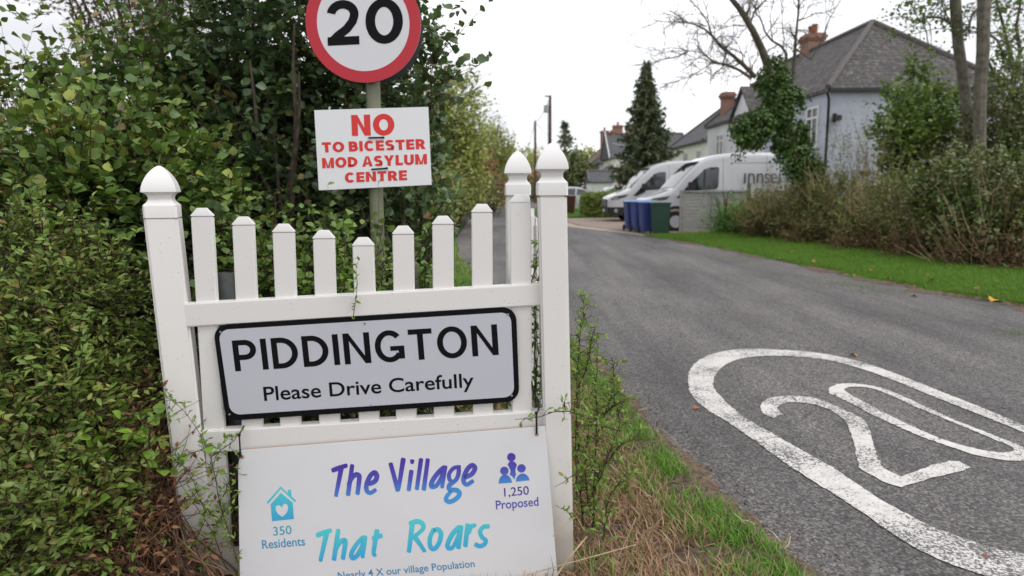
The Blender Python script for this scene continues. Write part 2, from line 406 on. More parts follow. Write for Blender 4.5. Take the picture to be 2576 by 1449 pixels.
def paint_mat():
    m, t, b = new_mat('worn_road_paint'); b.inputs['Roughness'].default_value = .7
    v = coords(t)
    big = noise(t, v, 1.7, 4, .6); fine = noise(t, v, 75, 5, .75); vo = N(t, 'TexVoronoi', Scale=88.0); t.links.new(v, vo.inputs['Vector'])
    sm = N(t, 'Math', operation='MULTIPLY_ADD'); t.links.new(big, sm.inputs[0]); sm.inputs[1].default_value = .62; t.links.new(fine, sm.inputs[2])
    wear = ramp(t, sm.outputs[0], [(.84, (0, 0, 0)), (.90, (1, 1, 1))])
    vc = N(t, 'TexVoronoi', feature='DISTANCE_TO_EDGE', Scale=3.2)
    wv = N(t, 'VectorMath', operation='MULTIPLY_ADD'); nn = N(t, 'TexNoise', Scale=9.0, Detail=6.0); t.links.new(v, nn.inputs['Vector'])
    t.links.new(nn.outputs['Color'], wv.inputs[0]); wv.inputs[1].default_value = (.35, .35, .35); t.links.new(v, wv.inputs[2]); t.links.new(wv.outputs[0], vc.inputs['Vector'])
    crk = ramp(t, vc.outputs['Distance'], [(.012, (1, 1, 1)), (.026, (0, 0, 0))])
    ckm = ramp(t, noise(t, v, 1.1, 3), [(.47, (0, 0, 0)), (.53, (1, 1, 1))])
    crk = mixc(t, 1, crk, ckm, 'MULTIPLY'); msk = mixc(t, 1, wear, crk, 'LIGHTEN')
    wh = ramp(t, noise(t, v, 14, 6, .7), [(.3, (.54, .51, .48)), (.7, (.72, .69, .66))])
    agg = ramp(t, vo.outputs['Color'], [(0, (.05, .05, .05)), (1, (.19, .185, .18))])
    t.links.new(mixc(t, msk, wh, agg), b.inputs['Base Color'])
    bump(t, b, fine, .4, .004); return m
PAINT = paint_mat()
def lawn_mat():
    m, t, b = new_mat('mown_grass'); b.inputs['Roughness'].default_value = .9; b.inputs['Specular IOR Level'].default_value = .15
    v = coords(t); n1 = noise(t, v, 1.6, 9, .75); n2 = noise(t, v, 45, 5, .7)
    colr = ramp(t, n1, [(.3, (.11, .12, .03)), (.42, (.066, .145, .012)), (.55, (.07, .18, .012)), (.7, (.12, .215, .022))])
    t.links.new(mixc(t, .6, colr, ramp(t, n2, [(.3, (.45, .45, .45)), (.7, (1.2, 1.2, 1.2))]), 'MULTIPLY'), b.inputs['Base Color'])
    bump(t, b, n2, 1, .03); return m
LAWN = lawn_mat()
SOIL = M('verge_soil', (.17, .115, .075), .95, .6, 30, col2=(.06, .042, .03), bmp=1, bscale=60)
GRAVEL = M('gravel', (.34, .27, .22), .9, .45, 45, bmp=.9, bscale=70)
CONC = M('apron_concrete', (.42, .35, .28), .9, .25, 5, bmp=.2, bscale=60)

me_g = sheet('ground', [[(-900, -60, -.26), (900, -60, -.26), (900, 1500, -.26), (-900, 1500, -.26)]], ground_mat())
# road: left and right edges as measured; it bends right far away
RL = [(1.55, -3), (1.42, 0), (1.16, 2.1), (1.05, 2.75), (.93, 3.3), (.85, 4.0), (.72, 5.1), (.58, 6.5), (.15, 8.6), (-.69, 12.0), (-1.5, 17.5), (-2.2, 25), (-2.9, 34), (-3.25, 42), (-2.9, 52), (-1.6, 65), (2, 80), (10, 100)]
RR = [(6.9, -3), (6.85, 0), (6.6, 5), (6.34, 8.28), (6.08, 9.3), (5.84, 10.9), (5.41, 14.4), (5.12, 17.2), (4.69, 19.5), (3.9, 22.3), (2.95, 25), (2.15, 27.3), (1.6, 34), (1.45, 42), (1.8, 52), (3.1, 63), (6, 76), (13, 94)]
def edge_x(E_, y):
    return float(np.interp(y, [p[1] for p in E_], [p[0] for p in E_]))
ys = sorted(set([p[1] for p in RL]))
rj = np.random.default_rng(5)
vy = list(np.arange(-3, 12, .08)) + list(np.arange(12, 30, .5)) + list(np.arange(30, 94, 2))
mb = MB()
for y in vy:
    a = edge_x(RL, y); b_ = edge_x(RR, y)
    mb.v += [(a - .03, y, 0), ((a + b_) / 2, y, .0), (b_ + .05, y, 0)]
for i in range(len(vy) - 1):
    for j in (0, 1): mb.f.append((i * 3 + j, i * 3 + j + 1, i * 3 + j + 4, i * 3 + j + 3))
props(mb.build('road', ASPH), kind='structure')

def strip(name, mat, edge, side, prof, y0, y1, step, jit=.0, seed=1):
    r = np.random.default_rng(seed); mb = MB(); yy = np.arange(y0, y1, step); n = len(prof)
    wob = np.convolve(r.normal(size=len(yy) + 8), np.ones(9) / 9, 'valid') * jit * 2.2
    for i, y in enumerate(yy):
        x = edge_x(edge, y)
        for k, (d, z) in enumerate(prof):
            q = wob[i] + r.normal() * jit * .3 if k == 0 else (wob[i] * .5 if k == 1 else 0)
            mb.v.append((x + side * (d + q), y, z + (abs(r.normal()) * .012 if 0 < k < n - 1 and jit else 0)))
    for i in range(len(yy) - 1):
        for k in range(n - 1): mb.f.append((i * n + k, i * n + k + 1, (i + 1) * n + k + 1, (i + 1) * n + k))
    return props(mb.build(name, mat, smooth=True), kind='structure')
strip('left_verge', SOIL, RL, -1, [(-.10, .002), (-.03, .012), (.08, -.005), (.2, -.035), (.45, -.10), (.8, -.16), (1.2, -.18), (2.5, -.19), (7, -.19)], -1, 11, .03, .035, 3)
strip('far_left_verge', LAWN, RL, -1, [(-.05, .003), (.1, .008), (.6, -.06), (2.6, -.12), (9, -.16)], 10.6, 94, .5, .12, 4)
strip('lawn', LAWN, RR, 1, [(.02, .006), (.10, .03), (.34, .055), (1.2, .08), (2.5, .09), (14, .09)], -2, 21.4, .06, .13, 6)
strip('lawn_edge_soil', SOIL, RR, 1, [(-.14, .003), (-.03, .007), (.12, .010), (.3, .02)], 8, 21, .06, .16, 9)
strip('far_right_verge', LAWN, RR, 1, [(-.05, .003), (.1, .02), (.6, .05), (3, .06), (60, .06)], 34.5, 94, .5, .1, 7)
# gravel drive between the lawn and the clipped hedge, pale concrete apron along the road
drv = [(edge_x(RR, y), y) for y in np.arange(21.3, 34.6, .6)]
mb = MB()
for x, y in drv: mb.v += [(x - .02, y, .004), (x + .55, y, .012), (x + .62, y, .014), (x + 3.0, y, .02), (x + 20, y, .02)]
for i in range(len(drv) - 1): mb.f.append((i * 5, i * 5 + 1, i * 5 + 6, i * 5 + 5))
props(mb.build('driveway_apron', CONC), kind='structure')
mb.f = [(i * 5 + k, i * 5 + k + 1, i * 5 + 6 + k, i * 5 + 5 + k) for i in range(len(drv) - 1) for k in (2, 3)]
props(mb.build('gravel_driveway', GRAVEL), kind='structure')

# ------------------------------------------------------------------ painted speed roundel on the road
def smooth_loop(pts, n=220):
    p = np.array(pts, float); m_ = len(p); out = []
    for i in range(m_):
        p0, p1, p2, p3 = p[i - 1], p[i], p[(i + 1) % m_], p[(i + 2) % m_]
        for t in np.linspace(0, 1, max(2, n // m_), endpoint=False):
            out.append(.5 * ((2 * p1) + (p2 - p0) * t + (2 * p0 - 5 * p1 + 4 * p2 - p3) * t * t + (3 * p1 - p0 - 3 * p2 + p3) * t ** 3))
    return np.array(out)
def resample(p, n):
    q = np.vstack([p, p[:1]]); s = np.r_[0, np.cumsum(np.linalg.norm(np.diff(q, axis=0), axis=1))]
    u = np.linspace(0, s[-1], n, endpoint=False); return np.c_[np.interp(u, s, q[:, 0]), np.interp(u, s, q[:, 1])]
ro = [(1.375, 5.18), (1.457, 5.465), (1.632, 5.815), (1.84, 6.06), (2.126, 6.225), (2.376, 6.21), (2.696, 6.108), (2.893, 5.92), (3.02, 5.67), (3.1, 5.25), (3.147, 4.83), (3.19, 4.47), (3.215, 4.12), (3.25, 3.6), (3.24, 3.1), (3.15, 2.7), (2.95, 2.42), (2.6, 2.27), (2.2, 2.29), (1.95, 2.37), (1.795, 2.485), (1.713, 2.6), (1.655, 2.734), (1.631, 2.9), (1.593, 3.09), (1.545, 3.30), (1.491, 3.54), (1.445, 3.856), (1.384, 4.214), (1.317, 4.51), (1.305, 4.82)]
ri = [(1.537, 5.068), (1.662, 5.4), (1.854, 5.708), (2.09, 5.906), (2.369, 5.955), (2.673, 5.855), (2.848, 5.615), (2.948, 5.25), (3.007, 4.83), (3.057, 4.47), (3.12, 4.02), (3.13, 3.5), (3.09, 3.1), (2.98, 2.78), (2.75, 2.56), (2.45, 2.50), (2.2, 2.55), (2.091, 2.61), (2.011, 2.65), (1.949, 2.714), (1.861, 2.842), (1.792, 3.03), (1.752, 3.22), (1.724, 3.47), (1.667, 3.70), (1.602, 3.965), (1.528, 4.267), (1.503, 4.548), (1.503, 4.82)]
def rough_edge(p, seed, a=.006):
    r = np.random.default_rng(seed); return p + r.normal(size=p.shape) * a * .5
NR = 420
ca = np.array([2.25, 4.3])
def by_angle(pts):
    p = smooth_loop(pts, 900); ax = np.array([-.15, 1]); ang = np.unwrap(np.arctan2(p[:, 1] - ca[1], p[:, 0] - ca[0]))
    th = np.linspace(0, 2 * np.pi, NR, endpoint=False); a = np.mod(ang, 2 * np.pi); o = np.argsort(a)
    aa = np.r_[a[o] - 2 * np.pi, a[o], a[o] + 2 * np.pi]
    return np.c_[[np.interp(th, aa, np.tile(p[o, k], 3)) for k in (0, 1)]].T
A, B = rough_edge(by_angle(ro), 1), rough_edge(by_angle(ri), 2)
rm = thing('road_marking', 'worn white speed roundel with number painted on the grey road', 'road marking', (2.25, 4.3, 0))
V = np.r_[np.c_[A, np.full(NR, .0045)], np.c_[B, np.full(NR, .0045)]]
F = [(i, (i + 1) % NR, NR + (i + 1) % NR, NR + i) for i in range(NR)]
o = big_mesh('ring', V, np.array(F), PAINT, rm, False); o.data.flip_normals()
CN = c(1920, 1080, 1.3417)
n2 = [(1310, 655), (1265, 635), (1250, 605), (1255, 580), (1290, 557), (1350, 547), (1430, 545), (1510, 553), (1580, 575), (1660, 610), (1730, 640), (1775, 675), (1800, 720), (1815, 775), (1835, 840), (1865, 910), (1950, 952), (2020, 930), (2110, 895), (2200, 873), (2250, 875), (2305, 905), (2270, 925), (2150, 950), (2050, 980), (1960, 1005), (1870, 980), (1800, 940), (1745, 905), (1735, 850), (1720, 780), (1695, 710), (1665, 660), (1600, 615), (1530, 590), (1450, 578), (1390, 578), (1345, 590), (1335, 605), (1350, 625), (1368, 637)]
n0o = [(1595, 520), (1600, 505), (1625, 490), (1680, 482), (1760, 487), (1850, 503), (1950, 540), (2060, 590), (2200, 655), (2350, 715), (2500, 775), (2585, 812), (2610, 845), (2590, 870), (2520, 872), (2430, 862), (2320, 840), (2200, 800), (2100, 765), (2000, 725), (1900, 680), (1800, 633), (1700, 580), (1640, 550), (1602, 535)]
n0i = [(1672, 514), (1700, 501), (1760, 500), (1830, 513), (1920, 548), (2020, 595), (2150, 650), (2300, 712), (2450, 775), (2510, 800), (2525, 815), (2500, 828), (2440, 830), (2350, 815), (2250, 790), (2150, 757), (2050, 715), (1950, 668), (1850, 618), (1750, 565), (1690, 530)]
def road_poly(p): return [gr(*CN(*q))[:2] for q in p]
def flat_poly(name, loop, z, mat, parent, holes=()):
    bm = bmesh.new()
    for lp in [loop] + list(holes):
        vs = [bm.verts.new((q[0], q[1], z)) for q in lp]
        for i in range(len(vs)): bm.edges.new((vs[i], vs[(i + 1) % len(vs)]))
    bmesh.ops.triangle_fill(bm, use_beauty=True, use_dissolve=False, edges=bm.edges[:], normal=(0, 0, 1))
    for f in bm.faces:
        f.normal_update()
        if f.normal.z < 0: f.normal_flip()
    me = bpy.data.meshes.new(name); bm.to_mesh(me); bm.free()
    return mesh_obj(name, me, mat, parent, world=True)
def densify(p, step=.03):
    out = []
    for i in range(len(p)):
        a, b_ = np.array(p[i]), np.array(p[(i + 1) % len(p)]); k = max(1, int(np.linalg.norm(b_ - a) / step))
        out += [a + (b_ - a) * j / k for j in range(k)]
    return np.array(out)
flat_poly('numeral', rough_edge(densify(road_poly(n2)), 3), .0045, PAINT, rm)
flat_poly('numeral', rough_edge(resample(smooth_loop(road_poly(n0o), 300), 260), 4), .0045, PAINT, rm, [rough_edge(resample(smooth_loop(road_poly(n0i), 300), 220), 6)])

# ------------------------------------------------------------------ lettering
def text_mesh(txt, bold=0., res=5):
    cu = bpy.data.curves.new('t', 'FONT'); cu.body = txt; cu.size = 1; cu.offset = bold; cu.resolution_u = res
    o = bpy.data.objects.new('t', cu); COL.objects.link(o)
    bpy.context.view_layer.update()
    me = bpy.data.meshes.new_from_object(o.evaluated_get(bpy.context.evaluated_depsgraph_get()))
    v = np.array([q.co[:] for q in me.vertices]); f = [tuple(p.vertices) for p in me.polygons]
    bpy.data.objects.remove(o); bpy.data.curves.remove(cu); bpy.data.meshes.remove(me); return v, f
def cap_h(bold=0.):
    v, _ = text_mesh('H', bold); return v[:, 1].max() - v[:, 1].min()
def lettering(name, txt, p0, p1, capv, mat, parent, bold=0., z=.0006, plane_n=None, world=True, chars=None):
    """p0,p1: world points of the left and right end of the baseline; capv: world vector from baseline to the top of a capital"""
    v, f = text_mesh(txt, bold); ch = cap_h(bold)
    x0, x1 = v[:, 0].min(), v[:, 0].max()
    bl = -bold if bold else 0
    p0, p1, capv = map(np.asarray, (p0, p1, capv)); n_ = nrm(np.cross(p1 - p0, capv))
    P = p0 + ((v[:, 0] - x0) / (x1 - x0))[:, None] * (p1 - p0) + ((v[:, 1] - bl) / ch)[:, None] * capv + n_ * z
    mb = MB(); mb.add(P, f); me = bpy.data.meshes.new(name); me.from_pydata(mb.v, [], mb.f)
    return mesh_obj(name, me, mat, parent, world=world)

# heavy sans capitals drawn as strokes: unit cap height, stroke width w; returns (polygons as quad strips, advance)
def arc(cx, cy, rx, ry, a0, a1, n=18):
    return [(cx + rx * math.cos(math.radians(a)), cy + ry * math.sin(math.radians(a))) for a in np.linspace(a0, a1, n)]
def ribbon(pts, w, closed=False):
    p = np.array(pts, float); n = len(p); L = []; R_ = []
    for i in range(n):
        a = p[i - 1] if (i or closed) else None; b = p[(i + 1) % n] if (i < n - 1 or closed) else None
        d0 = nrm(p[i] - a) if a is not None else None; d1 = nrm(b - p[i]) if b is not None else None
        if d0 is None: d0 = d1
        if d1 is None: d1 = d0
        t = nrm(d0 + d1); m = np.array([-t[1], t[0]]); k = 1 / max(.5, abs(np.dot(m, [-d1[1], d1[0]])))
        L.append(p[i] + m * w / 2 * k); R_.append(p[i] - m * w / 2 * k)
    q = []
    for i in range(n if closed else n - 1):
        j = (i + 1) % n; q.append([L[i], R_[i], R_[j], L[j]])
    return q
def glyph(ch, w):
    h = w / 2; q = []
    bar = lambda x0, x1, y0, y1: q.append([(x0, y0), (x1, y0), (x1, y1), (x0, y1)])
    if ch == 'N': W = .76; bar(0, w, 0, 1); bar(W - w, W, 0, 1); q.append([(w, 1), (w - .01, 1 - w * .9), (W - w, 0), (W - w, w * .9)] if False else [(w * .98, 1), (w * .98, 1 - w * 1.45), (W - w * .98, 0), (W - w * .98, w * 1.45)])
    elif ch == 'I': W = w; bar(0, w, 0, 1)
    elif ch == 'T': W = .68; bar(0, W, 1 - w, 1); bar(W / 2 - h, W / 2 + h, 0, 1 - w)
    elif ch == 'L': W = .56; bar(0, w, 0, 1); bar(w, W, 0, w)
    elif ch == 'E': W = .60; bar(0, w, 0, 1); bar(w, W, 0, w); bar(w, W, 1 - w, 1); bar(w, W * .95, .5 - h * .9, .5 + h * .9)
    elif ch == 'P' or ch == 'R':
        W = .66; bar(0, w, 0, 1); m = .44; r = (1 - h - m) / 2; q += ribbon([(w, 1 - h), (W - r - h, 1 - h)] + arc(W - r - h, m + r, r, r, 88, -88) + [(W - r - h, m), (w, m)], w)
        if ch == 'R': W = .72; q.append([(W * .42, m - h), (W * .42 + w * 1.0, m - h * .3), (W, 0), (W - w * 1.12, 0)])
    elif ch == 'B':
        W = .68; bar(0, w, 0, 1); m = .52; r = (1 - h - m) / 2; r2 = (m - h) / 2
        q += ribbon([(w, 1 - h), (W - r - h - .04, 1 - h)] + arc(W - r - h - .04, m + r, r, r, 88, -88) + [(w, m)], w); q += ribbon([(w, m), (W - r2 - h, m)] + arc(W - r2 - h, h + r2, r2, r2, 88, -88) + [(w, h)], w)
    elif ch == 'D': W = .74; bar(0, w, 0, 1); rx = .40; q += ribbon([(w, 1 - h), (W - h - rx, 1 - h)] + arc(W - h - rx, .5, rx, .5 - h, 86, -86, 28) + [(W - h - rx, h), (w, h)], w)
    elif ch == 'O': W = .86; q += ribbon(arc(W / 2, .5, W / 2 - h, .52 - h, 0, 360, 49)[:-1], w, True)
    elif ch == 'C': W = .78; q += ribbon(arc(W / 2 + .02, .5, W / 2 - h, .52 - h, 42, 318, 36), w)
    elif ch == 'G': W = .84; q += ribbon(arc(W / 2, .5, W / 2 - h, .52 - h, 42, 325, 36), w); bar(W - w, W, .08, .5); bar(W * .52, W - w, .5 - w * .9, .5)
    elif ch == 'S':
        W = .66; q += ribbon(arc(W / 2, .735, W / 2 - h, .285 - h, 25, 180, 16) + arc(W / 2, .735, W / 2 - h, .735 - .515, 190, 255, 8) + arc(W / 2, .26, W / 2 - h, .515 - .26, 75, -10, 10) + arc(W / 2, .265, W / 2 - h, .285 - h, -15, -160, 16), w)
    elif ch == 'U': W = .74; r = W / 2 - h; q += ribbon([(h, 1), (h, r + h)] + arc(W / 2, r + h - .02, r, r, 180, 360, 24) + [(W - h, r + h), (W - h, 1)], w)
    elif ch == 'M': W = .90; bar(0, w, 0, 1); bar(W - w, W, 0, 1); q.append([(w * .98, 1), (w * .98, 1 - w * 1.5), (W / 2 - h * .85, 0), (W / 2, w * .9)]); q.append([(W - w * .98, 1 - w * 1.5), (W - w * .98, 1), (W / 2, w * .9), (W / 2 + h * .85, 0)]); q.append([(W / 2 - h * .85, 0), (W / 2 + h * .85, 0), (W / 2, w * .9), (W / 2, w * .9)][:3])
    elif ch == 'A': W = .82; q.append([(0, 0), (w * 1.05, 0), (W / 2 + .02, 1), (W / 2 - h, 1)]); q.append([(W - w * 1.05, 0), (W, 0), (W / 2 + h, 1), (W / 2 - .02, 1)]); bar(W * .24, W * .76, .20, .20 + w * .8)
    elif ch == 'Y': W = .78; bar(W / 2 - h, W / 2 + h, 0, .42); q.append([(W / 2 - h, .42), (W / 2 + h * .6, .42), (w * 1.1, 1), (0, 1)]); q.append([(W / 2 - h * .6, .40), (W / 2 + h, .42), (W, 1), (W - w * 1.1, 1)])
    elif ch == '2': W = .70; q += ribbon(arc(W / 2, .68, W / 2 - h, .32 - h, 172, -12, 22) + [(W * .80, .52), (W * .62, .36), (W * .32, w + .02), (w * .62, w * .55)], w); bar(0, W, 0, w)
    elif ch == '0': W = .74; q += ribbon(arc(W / 2, .5, W / 2 - h, .51 - h, 0, 360, 49)[:-1], w, True)
    else: W = .30
    return q, W
def stroke_text(name, txt, p0, p1, capv, mat, parent, w=.18, gap=.13, z=.0006, space=.34):
    x = 0; items = []
    for ch in txt:
        q, W = glyph(ch, w)
        if ch == ' ': x += space - gap; continue
        items.append((x, q)); x += W + gap
    tot = x - gap; p0, p1, capv = map(np.asarray, (p0, p1, capv)); n_ = nrm(np.cross(p1 - p0, capv)); mb = MB(); k = 0
    for x0, q in items:
        for pl_ in q:
            k += 1; lift = z + (k % 5) * .00003
            mb.add([p0 + (x0 + a) / tot * (p1 - p0) + b * capv + n_ * lift for a, b in pl_], [tuple(range(len(pl_)))])
    me = bpy.data.meshes.new(name); me.from_pydata(mb.v, [], mb.f)
    return mesh_obj(name, me, mat, parent, world=True)
def rounded_rect(tl, tr, br, bl, r, n=7):
    out = []; cs = [np.asarray(q) for q in (tl, tr, br, bl)]
    for i in range(4):
        p, a, b_ = cs[i], cs[i - 1], cs[(i + 1) % 4]; u = nrm(a - p); v = nrm(b_ - p)
        for k in range(n):
            t = math.pi / 2 * k / (n - 1); out.append(p + u * r * (1 - math.sin(t)) + v * r * (1 - math.cos(t)))
    return out
FN = nrm(np.array([FT, -1, 0]))                      # out of the fence, towards the viewer
def plate(name, loop, th, mat, parent, lift=0, bevel=0):
    mb = MB(); mb.prism([np.asarray(p) + FN * lift for p in loop], -FN * th)
    return mb.build(name, mat, parent, world=True, bevel=bevel)

# ------------------------------------------------------------------ the white gateway fence
def gothic_cap(parent, cx, cy, z0, hw, name='cap', yaw=0.):
    prof = [(0.0, 1.0), (.045, 1.0), (.050, .985), (.056, .90), (.064, .77), (.073, .695), (.082, .69), (.091, .74), (.098, .85), (.1025, .99), (.104, 1.03), (.107, 1.03), (.124, .99), (.142, .905), (.160, .78), (.177, .62), (.192, .43), (.203, .24), (.209, .10), (.210, .03)]
    mb = MB(); rings = []; ca_, sa_ = math.cos(yaw), math.sin(yaw)
    for h, q in prof:
        a = hw * q; k = .035 * a if h > .048 else .12 * a; rg = []
        for (sx, sy, j) in ((-1, -1, 0), (-1, -1, 1), (1, -1, 1), (1, -1, 0), (1, 1, 0), (1, 1, 1), (-1, 1, 1), (-1, 1, 0)):
            x, y = sx * (a - (k if j else 0)), sy * (a - (0 if j else k)); rg.append((cx + x * ca_ - y * sa_, cy + x * sa_ + y * ca_, z0 + h * hw / .063))
        rings.append(rg)
    mb.loops(rings); return mb.build(name, WHITE, parent, smooth=True, world=True, angle=24)
def leaning_post(parent, fl_top, fr_top, fl_bot, fr_bot, depth, bev=.010, yaw=0.):
    q = np.array([-math.sin(yaw) * depth, math.cos(yaw) * depth, 0]); mb = MB()
    if yaw:
        wv_ = np.linalg.norm(fr_top - fl_top) / math.cos(yaw) * np.array([math.cos(yaw), math.sin(yaw), 0]); fr_top = fl_top + wv_ + [0, 0, fr_top[2] - fl_top[2]]; fr_bot = fl_bot + wv_
    mb.hexa([fl_bot, fr_bot, fr_bot + q, fl_bot + q, fl_top, fr_top, fr_top + q, fl_top + q])
    mb.build('post', DIRTY, parent, bevel=bev, smooth=True, world=True)
    return (fl_top + fr_top + q) / 2
fence = thing('picket_fence', 'white plastic picket gateway fence holding the village name sign', 'fence', (fp(1390, 1405)[0] * .5 - .6, FY, -.09), math.atan(FT))
D_ = .118
lt, rt = fp(359, 545), fp(436, 545); lb, rb = fp(466, 1420), fp(547, 1420)
YW = math.radians(17)
m_ = leaning_post(fence, lt, rt, lb - [0, 0, .15], rb - [0, 0, .15], D_, yaw=YW); gothic_cap(fence, m_[0], m_[1], m_[2] - .006, .0620, yaw=YW)
lt, rt = fp(1353, 491), fp(1426.5, 490); lb, rb = fp(1378, 1420), fp(1437, 1420)
rb = lb + (rt - lt)
leaning_post(fence, lt, rt, lb - [0, 0, .15], rb - [0, 0, .15], D_)
m_ = (lt + rt) / 2; gothic_cap(fence, m_[0], m_[1] + D_ / 2, m_[2] - .001, .0625)
RB = .030                                             # rails sit 30 mm behind the post face
def rail(tl, tr, br, bl):
    q = np.array([0, .055, 0]); tl, tr, br, bl = [fp(*p, RB) for p in (tl, tr, br, bl)]
    MB().hexa([bl, br, br + q, bl + q, tl, tr, tr + q, tl + q]).build('rail', DIRTY, fence, bevel=.005, smooth=True, world=True)
rail((453, 764.5), (1372, 713), (1374, 768), (465, 823.5))
rail((503, 1085.5), (1374, 1034), (1378, 1088), (515, 1140.5))
rail((545, 1392), (1385, 1340), (1388, 1398), (556, 1448))
PB = RB + .014
rng = np.random.default_rng(8)
tops = [523, 545, 563, 579, 597, 568, 543, 513, 488]
ctr = [518.5, 618.5, 717.5, 817.5, 916.5, 1015.5, 1114.5, 1213, 1310.5]
topc = [506, 610, 711.5, 813, 912.5, 1013, 1113.5, 1212, 1308.5]
for i in range(9):
    yr = 756.5 - (ctr[i] - 518.5) * .055
    ct = fp(topc[i], tops[i] + 22, PB); cm = fp(ctr[i], yr, PB); d = (cm - ct) / (ct[2] - cm[2])
    hw = .0425; e = np.array([1, FT, 0]); q = np.array([0, .026, 0])
    def ring(z, h2, dep=0.0):
        p = ct + d * (ct[2] - z); return [p - e * h2 + [0, dep, 0], p + e * h2 + [0, dep, 0], p + e * h2 + q - [0, dep, 0], p - e * h2 + q - [0, dep, 0]]
    MB().loops([ring(-.12, hw), ring(ct[2], hw)]).build('picket', DIRTY, fence, bevel=.0035, smooth=True, world=True)
    zt = fp(topc[i], tops[i], PB)[2]
    MB().loops([ring(ct[2] + .0012, hw + .001, -.001), ring(ct[2] + .005, hw + .001, -.001), ring(zt, hw * .46, .009)]).build('picket_cap', WHITE, fence, bevel=.0015, smooth=True, world=True)
# the return fence that runs back from the right post: seen end-on, with its far post
ret = thing('return_fence', 'white side fence running back from the right gate post to a shorter looking post', 'fence', (.1, 3.3, -.09))
YB = 3.80
a_, b_ = at(1272, 491, YB), at(1333.5, 490, YB); a2, b2 = at(1275, 1300, YB), at(1335, 1300, YB)
pw = b_ - a_
leaning_post(ret, a_, b_, a2, a2 + pw, .115)
m_ = (a_ + b_) / 2; gothic_cap(ret, m_[0], m_[1] + .0575, m_[2] - .001, pw[0] / 2 + .005)
ax0 = fp(1380, 713); xa, ya = ax0[0] + .03, FY + D_; xb, yb = m_[0] + .02, YB
dv = np.array([xb - xa, yb - ya]); L_ = np.linalg.norm(dv); dv = dv / L_; nv = np.array([-dv[1], dv[0]])
def rbox(s0, s1, z0, z1, w0, w1, name, mat, bev=.003):
    p = [(xa + dv[0] * s + nv[0] * w_, ya + dv[1] * s + nv[1] * w_) for s, w_ in ((s0, w0), (s1, w0), (s1, w1), (s0, w1))]
    MB().hexa([(*q, z0) for q in p] + [(*q, z1) for q in p]).build(name, mat, ret, bevel=bev, world=True)
for z in (1.06, .52, .04): rbox(0, L_, z - .095, z, -.027, .027, 'rail', DIRTY)
for k in range(5):
    s = .095 + k * .165; zt = (1.50, 1.42, 1.36, 1.40, 1.47)[k]
    rbox(s - .042, s + .042, -.1, zt - .035, -.012, .012, 'picket', DIRTY)
    rbox(s - .020, s + .020, zt - .034, zt, -.010, .010, 'picket_cap', WHITE, .0)

# ------------------------------------------------------------------ village name sign
NB = RB - .004
vs_ = thing('village_sign', 'grey village name sign with black border screwed to the picket fence', 'sign', fp(930, 1055, NB))
def corners(x0, y0, x1, y1, dx, dy): pass
TL, TR, BR, BL = [fp(*q, NB) for q in ((535, 818), (1298, 771), (1307, 1010), (568, 1059))]
plate('border', rounded_rect(TL, TR, BR, BL, .058), .003, BLACKV, vs_)
iTL, iTR, iBR, iBL = [fp(*q, NB) for q in ((549, 830), (1285, 785), (1294, 998), (580, 1044))]
plate('panel', rounded_rect(iTL, iTR, iBR, iBL, .042), .003, SIGNGREY, vs_, lift=.0008)
def on(crop, x, y, back): return fp(*crop(x, y), back)
capv = (on(C2, 487, 297, NB) - on(C2, 502, 447, NB)); capv2 = on(C2, 1772, 217, NB) - on(C2, 1785, 368, NB)
stroke_text('lettering', 'PIDDINGTON', on(C2, 500, 447, NB), on(C2, 1789, 366, NB), (capv + capv2) / 2, BLACKV, vs_, w=.168, gap=.135, z=.0014)
lettering('lettering', 'Please Drive Carefully', on(C2, 642, 592, NB), on(C2, 1668, 523, NB), on(C2, 635, 523, NB) - on(C2, 642, 592, NB), BLACKV, vs_, bold=.012, z=.0014)
for q in ((427, 255), (1133, 212), (1834, 169), (471, 658), (1165, 614), (1852, 566)):
    p = on(C2, *q, NB) + FN * .001
    MB().lathe([(.0048, 0), (.0048, -.0015), (.003, -.0028), (.0012, -.0028), (.0010, -.0015)], 12, p, 'y').build('screw', GALV, vs_, smooth=True, world=True)

# ------------------------------------------------------------------ campaign board hanging on the lower rail
BO = -.004
bTL, bTR = fp(598, 1133, BO), fp(1372, 1072, BO)
bBR, bBL = fp(1404, 1474, BO - .075), fp(604.5, 1535, BO - .075)
bx = bTR - bTL; by = bBL - bTL
bn = nrm(np.cross(bx, -by))
def bd(x, y, lift=0.):                                # pixel -> point on the board's face
    d = ray(x, y); k = np.dot(bTL - EYEP, bn) / np.dot(d, bn); return EYEP + d * k + bn * lift
bBL, bBR = bd(604.5, 1535), bd(1408, 1520)
board = thing('campaign_board', 'white campaign board with purple and turquoise lettering tied below the name sign', 'sign', (bBL + bBR) / 2)
MB().prism([bTL, bTR, bBR, bBL], -bn * .005).build('panel', BOARDW, board, world=True, bevel=.0006)
MB().prism([bTL - bn * .0052 - by * .004, bTR - bn * .0052 - by * .004, bTR - bn * .0052 + by * .01, bTL - bn * .0052 + by * .01], -bn * .0008).build('edge_strip', BOARDE, board, world=True)
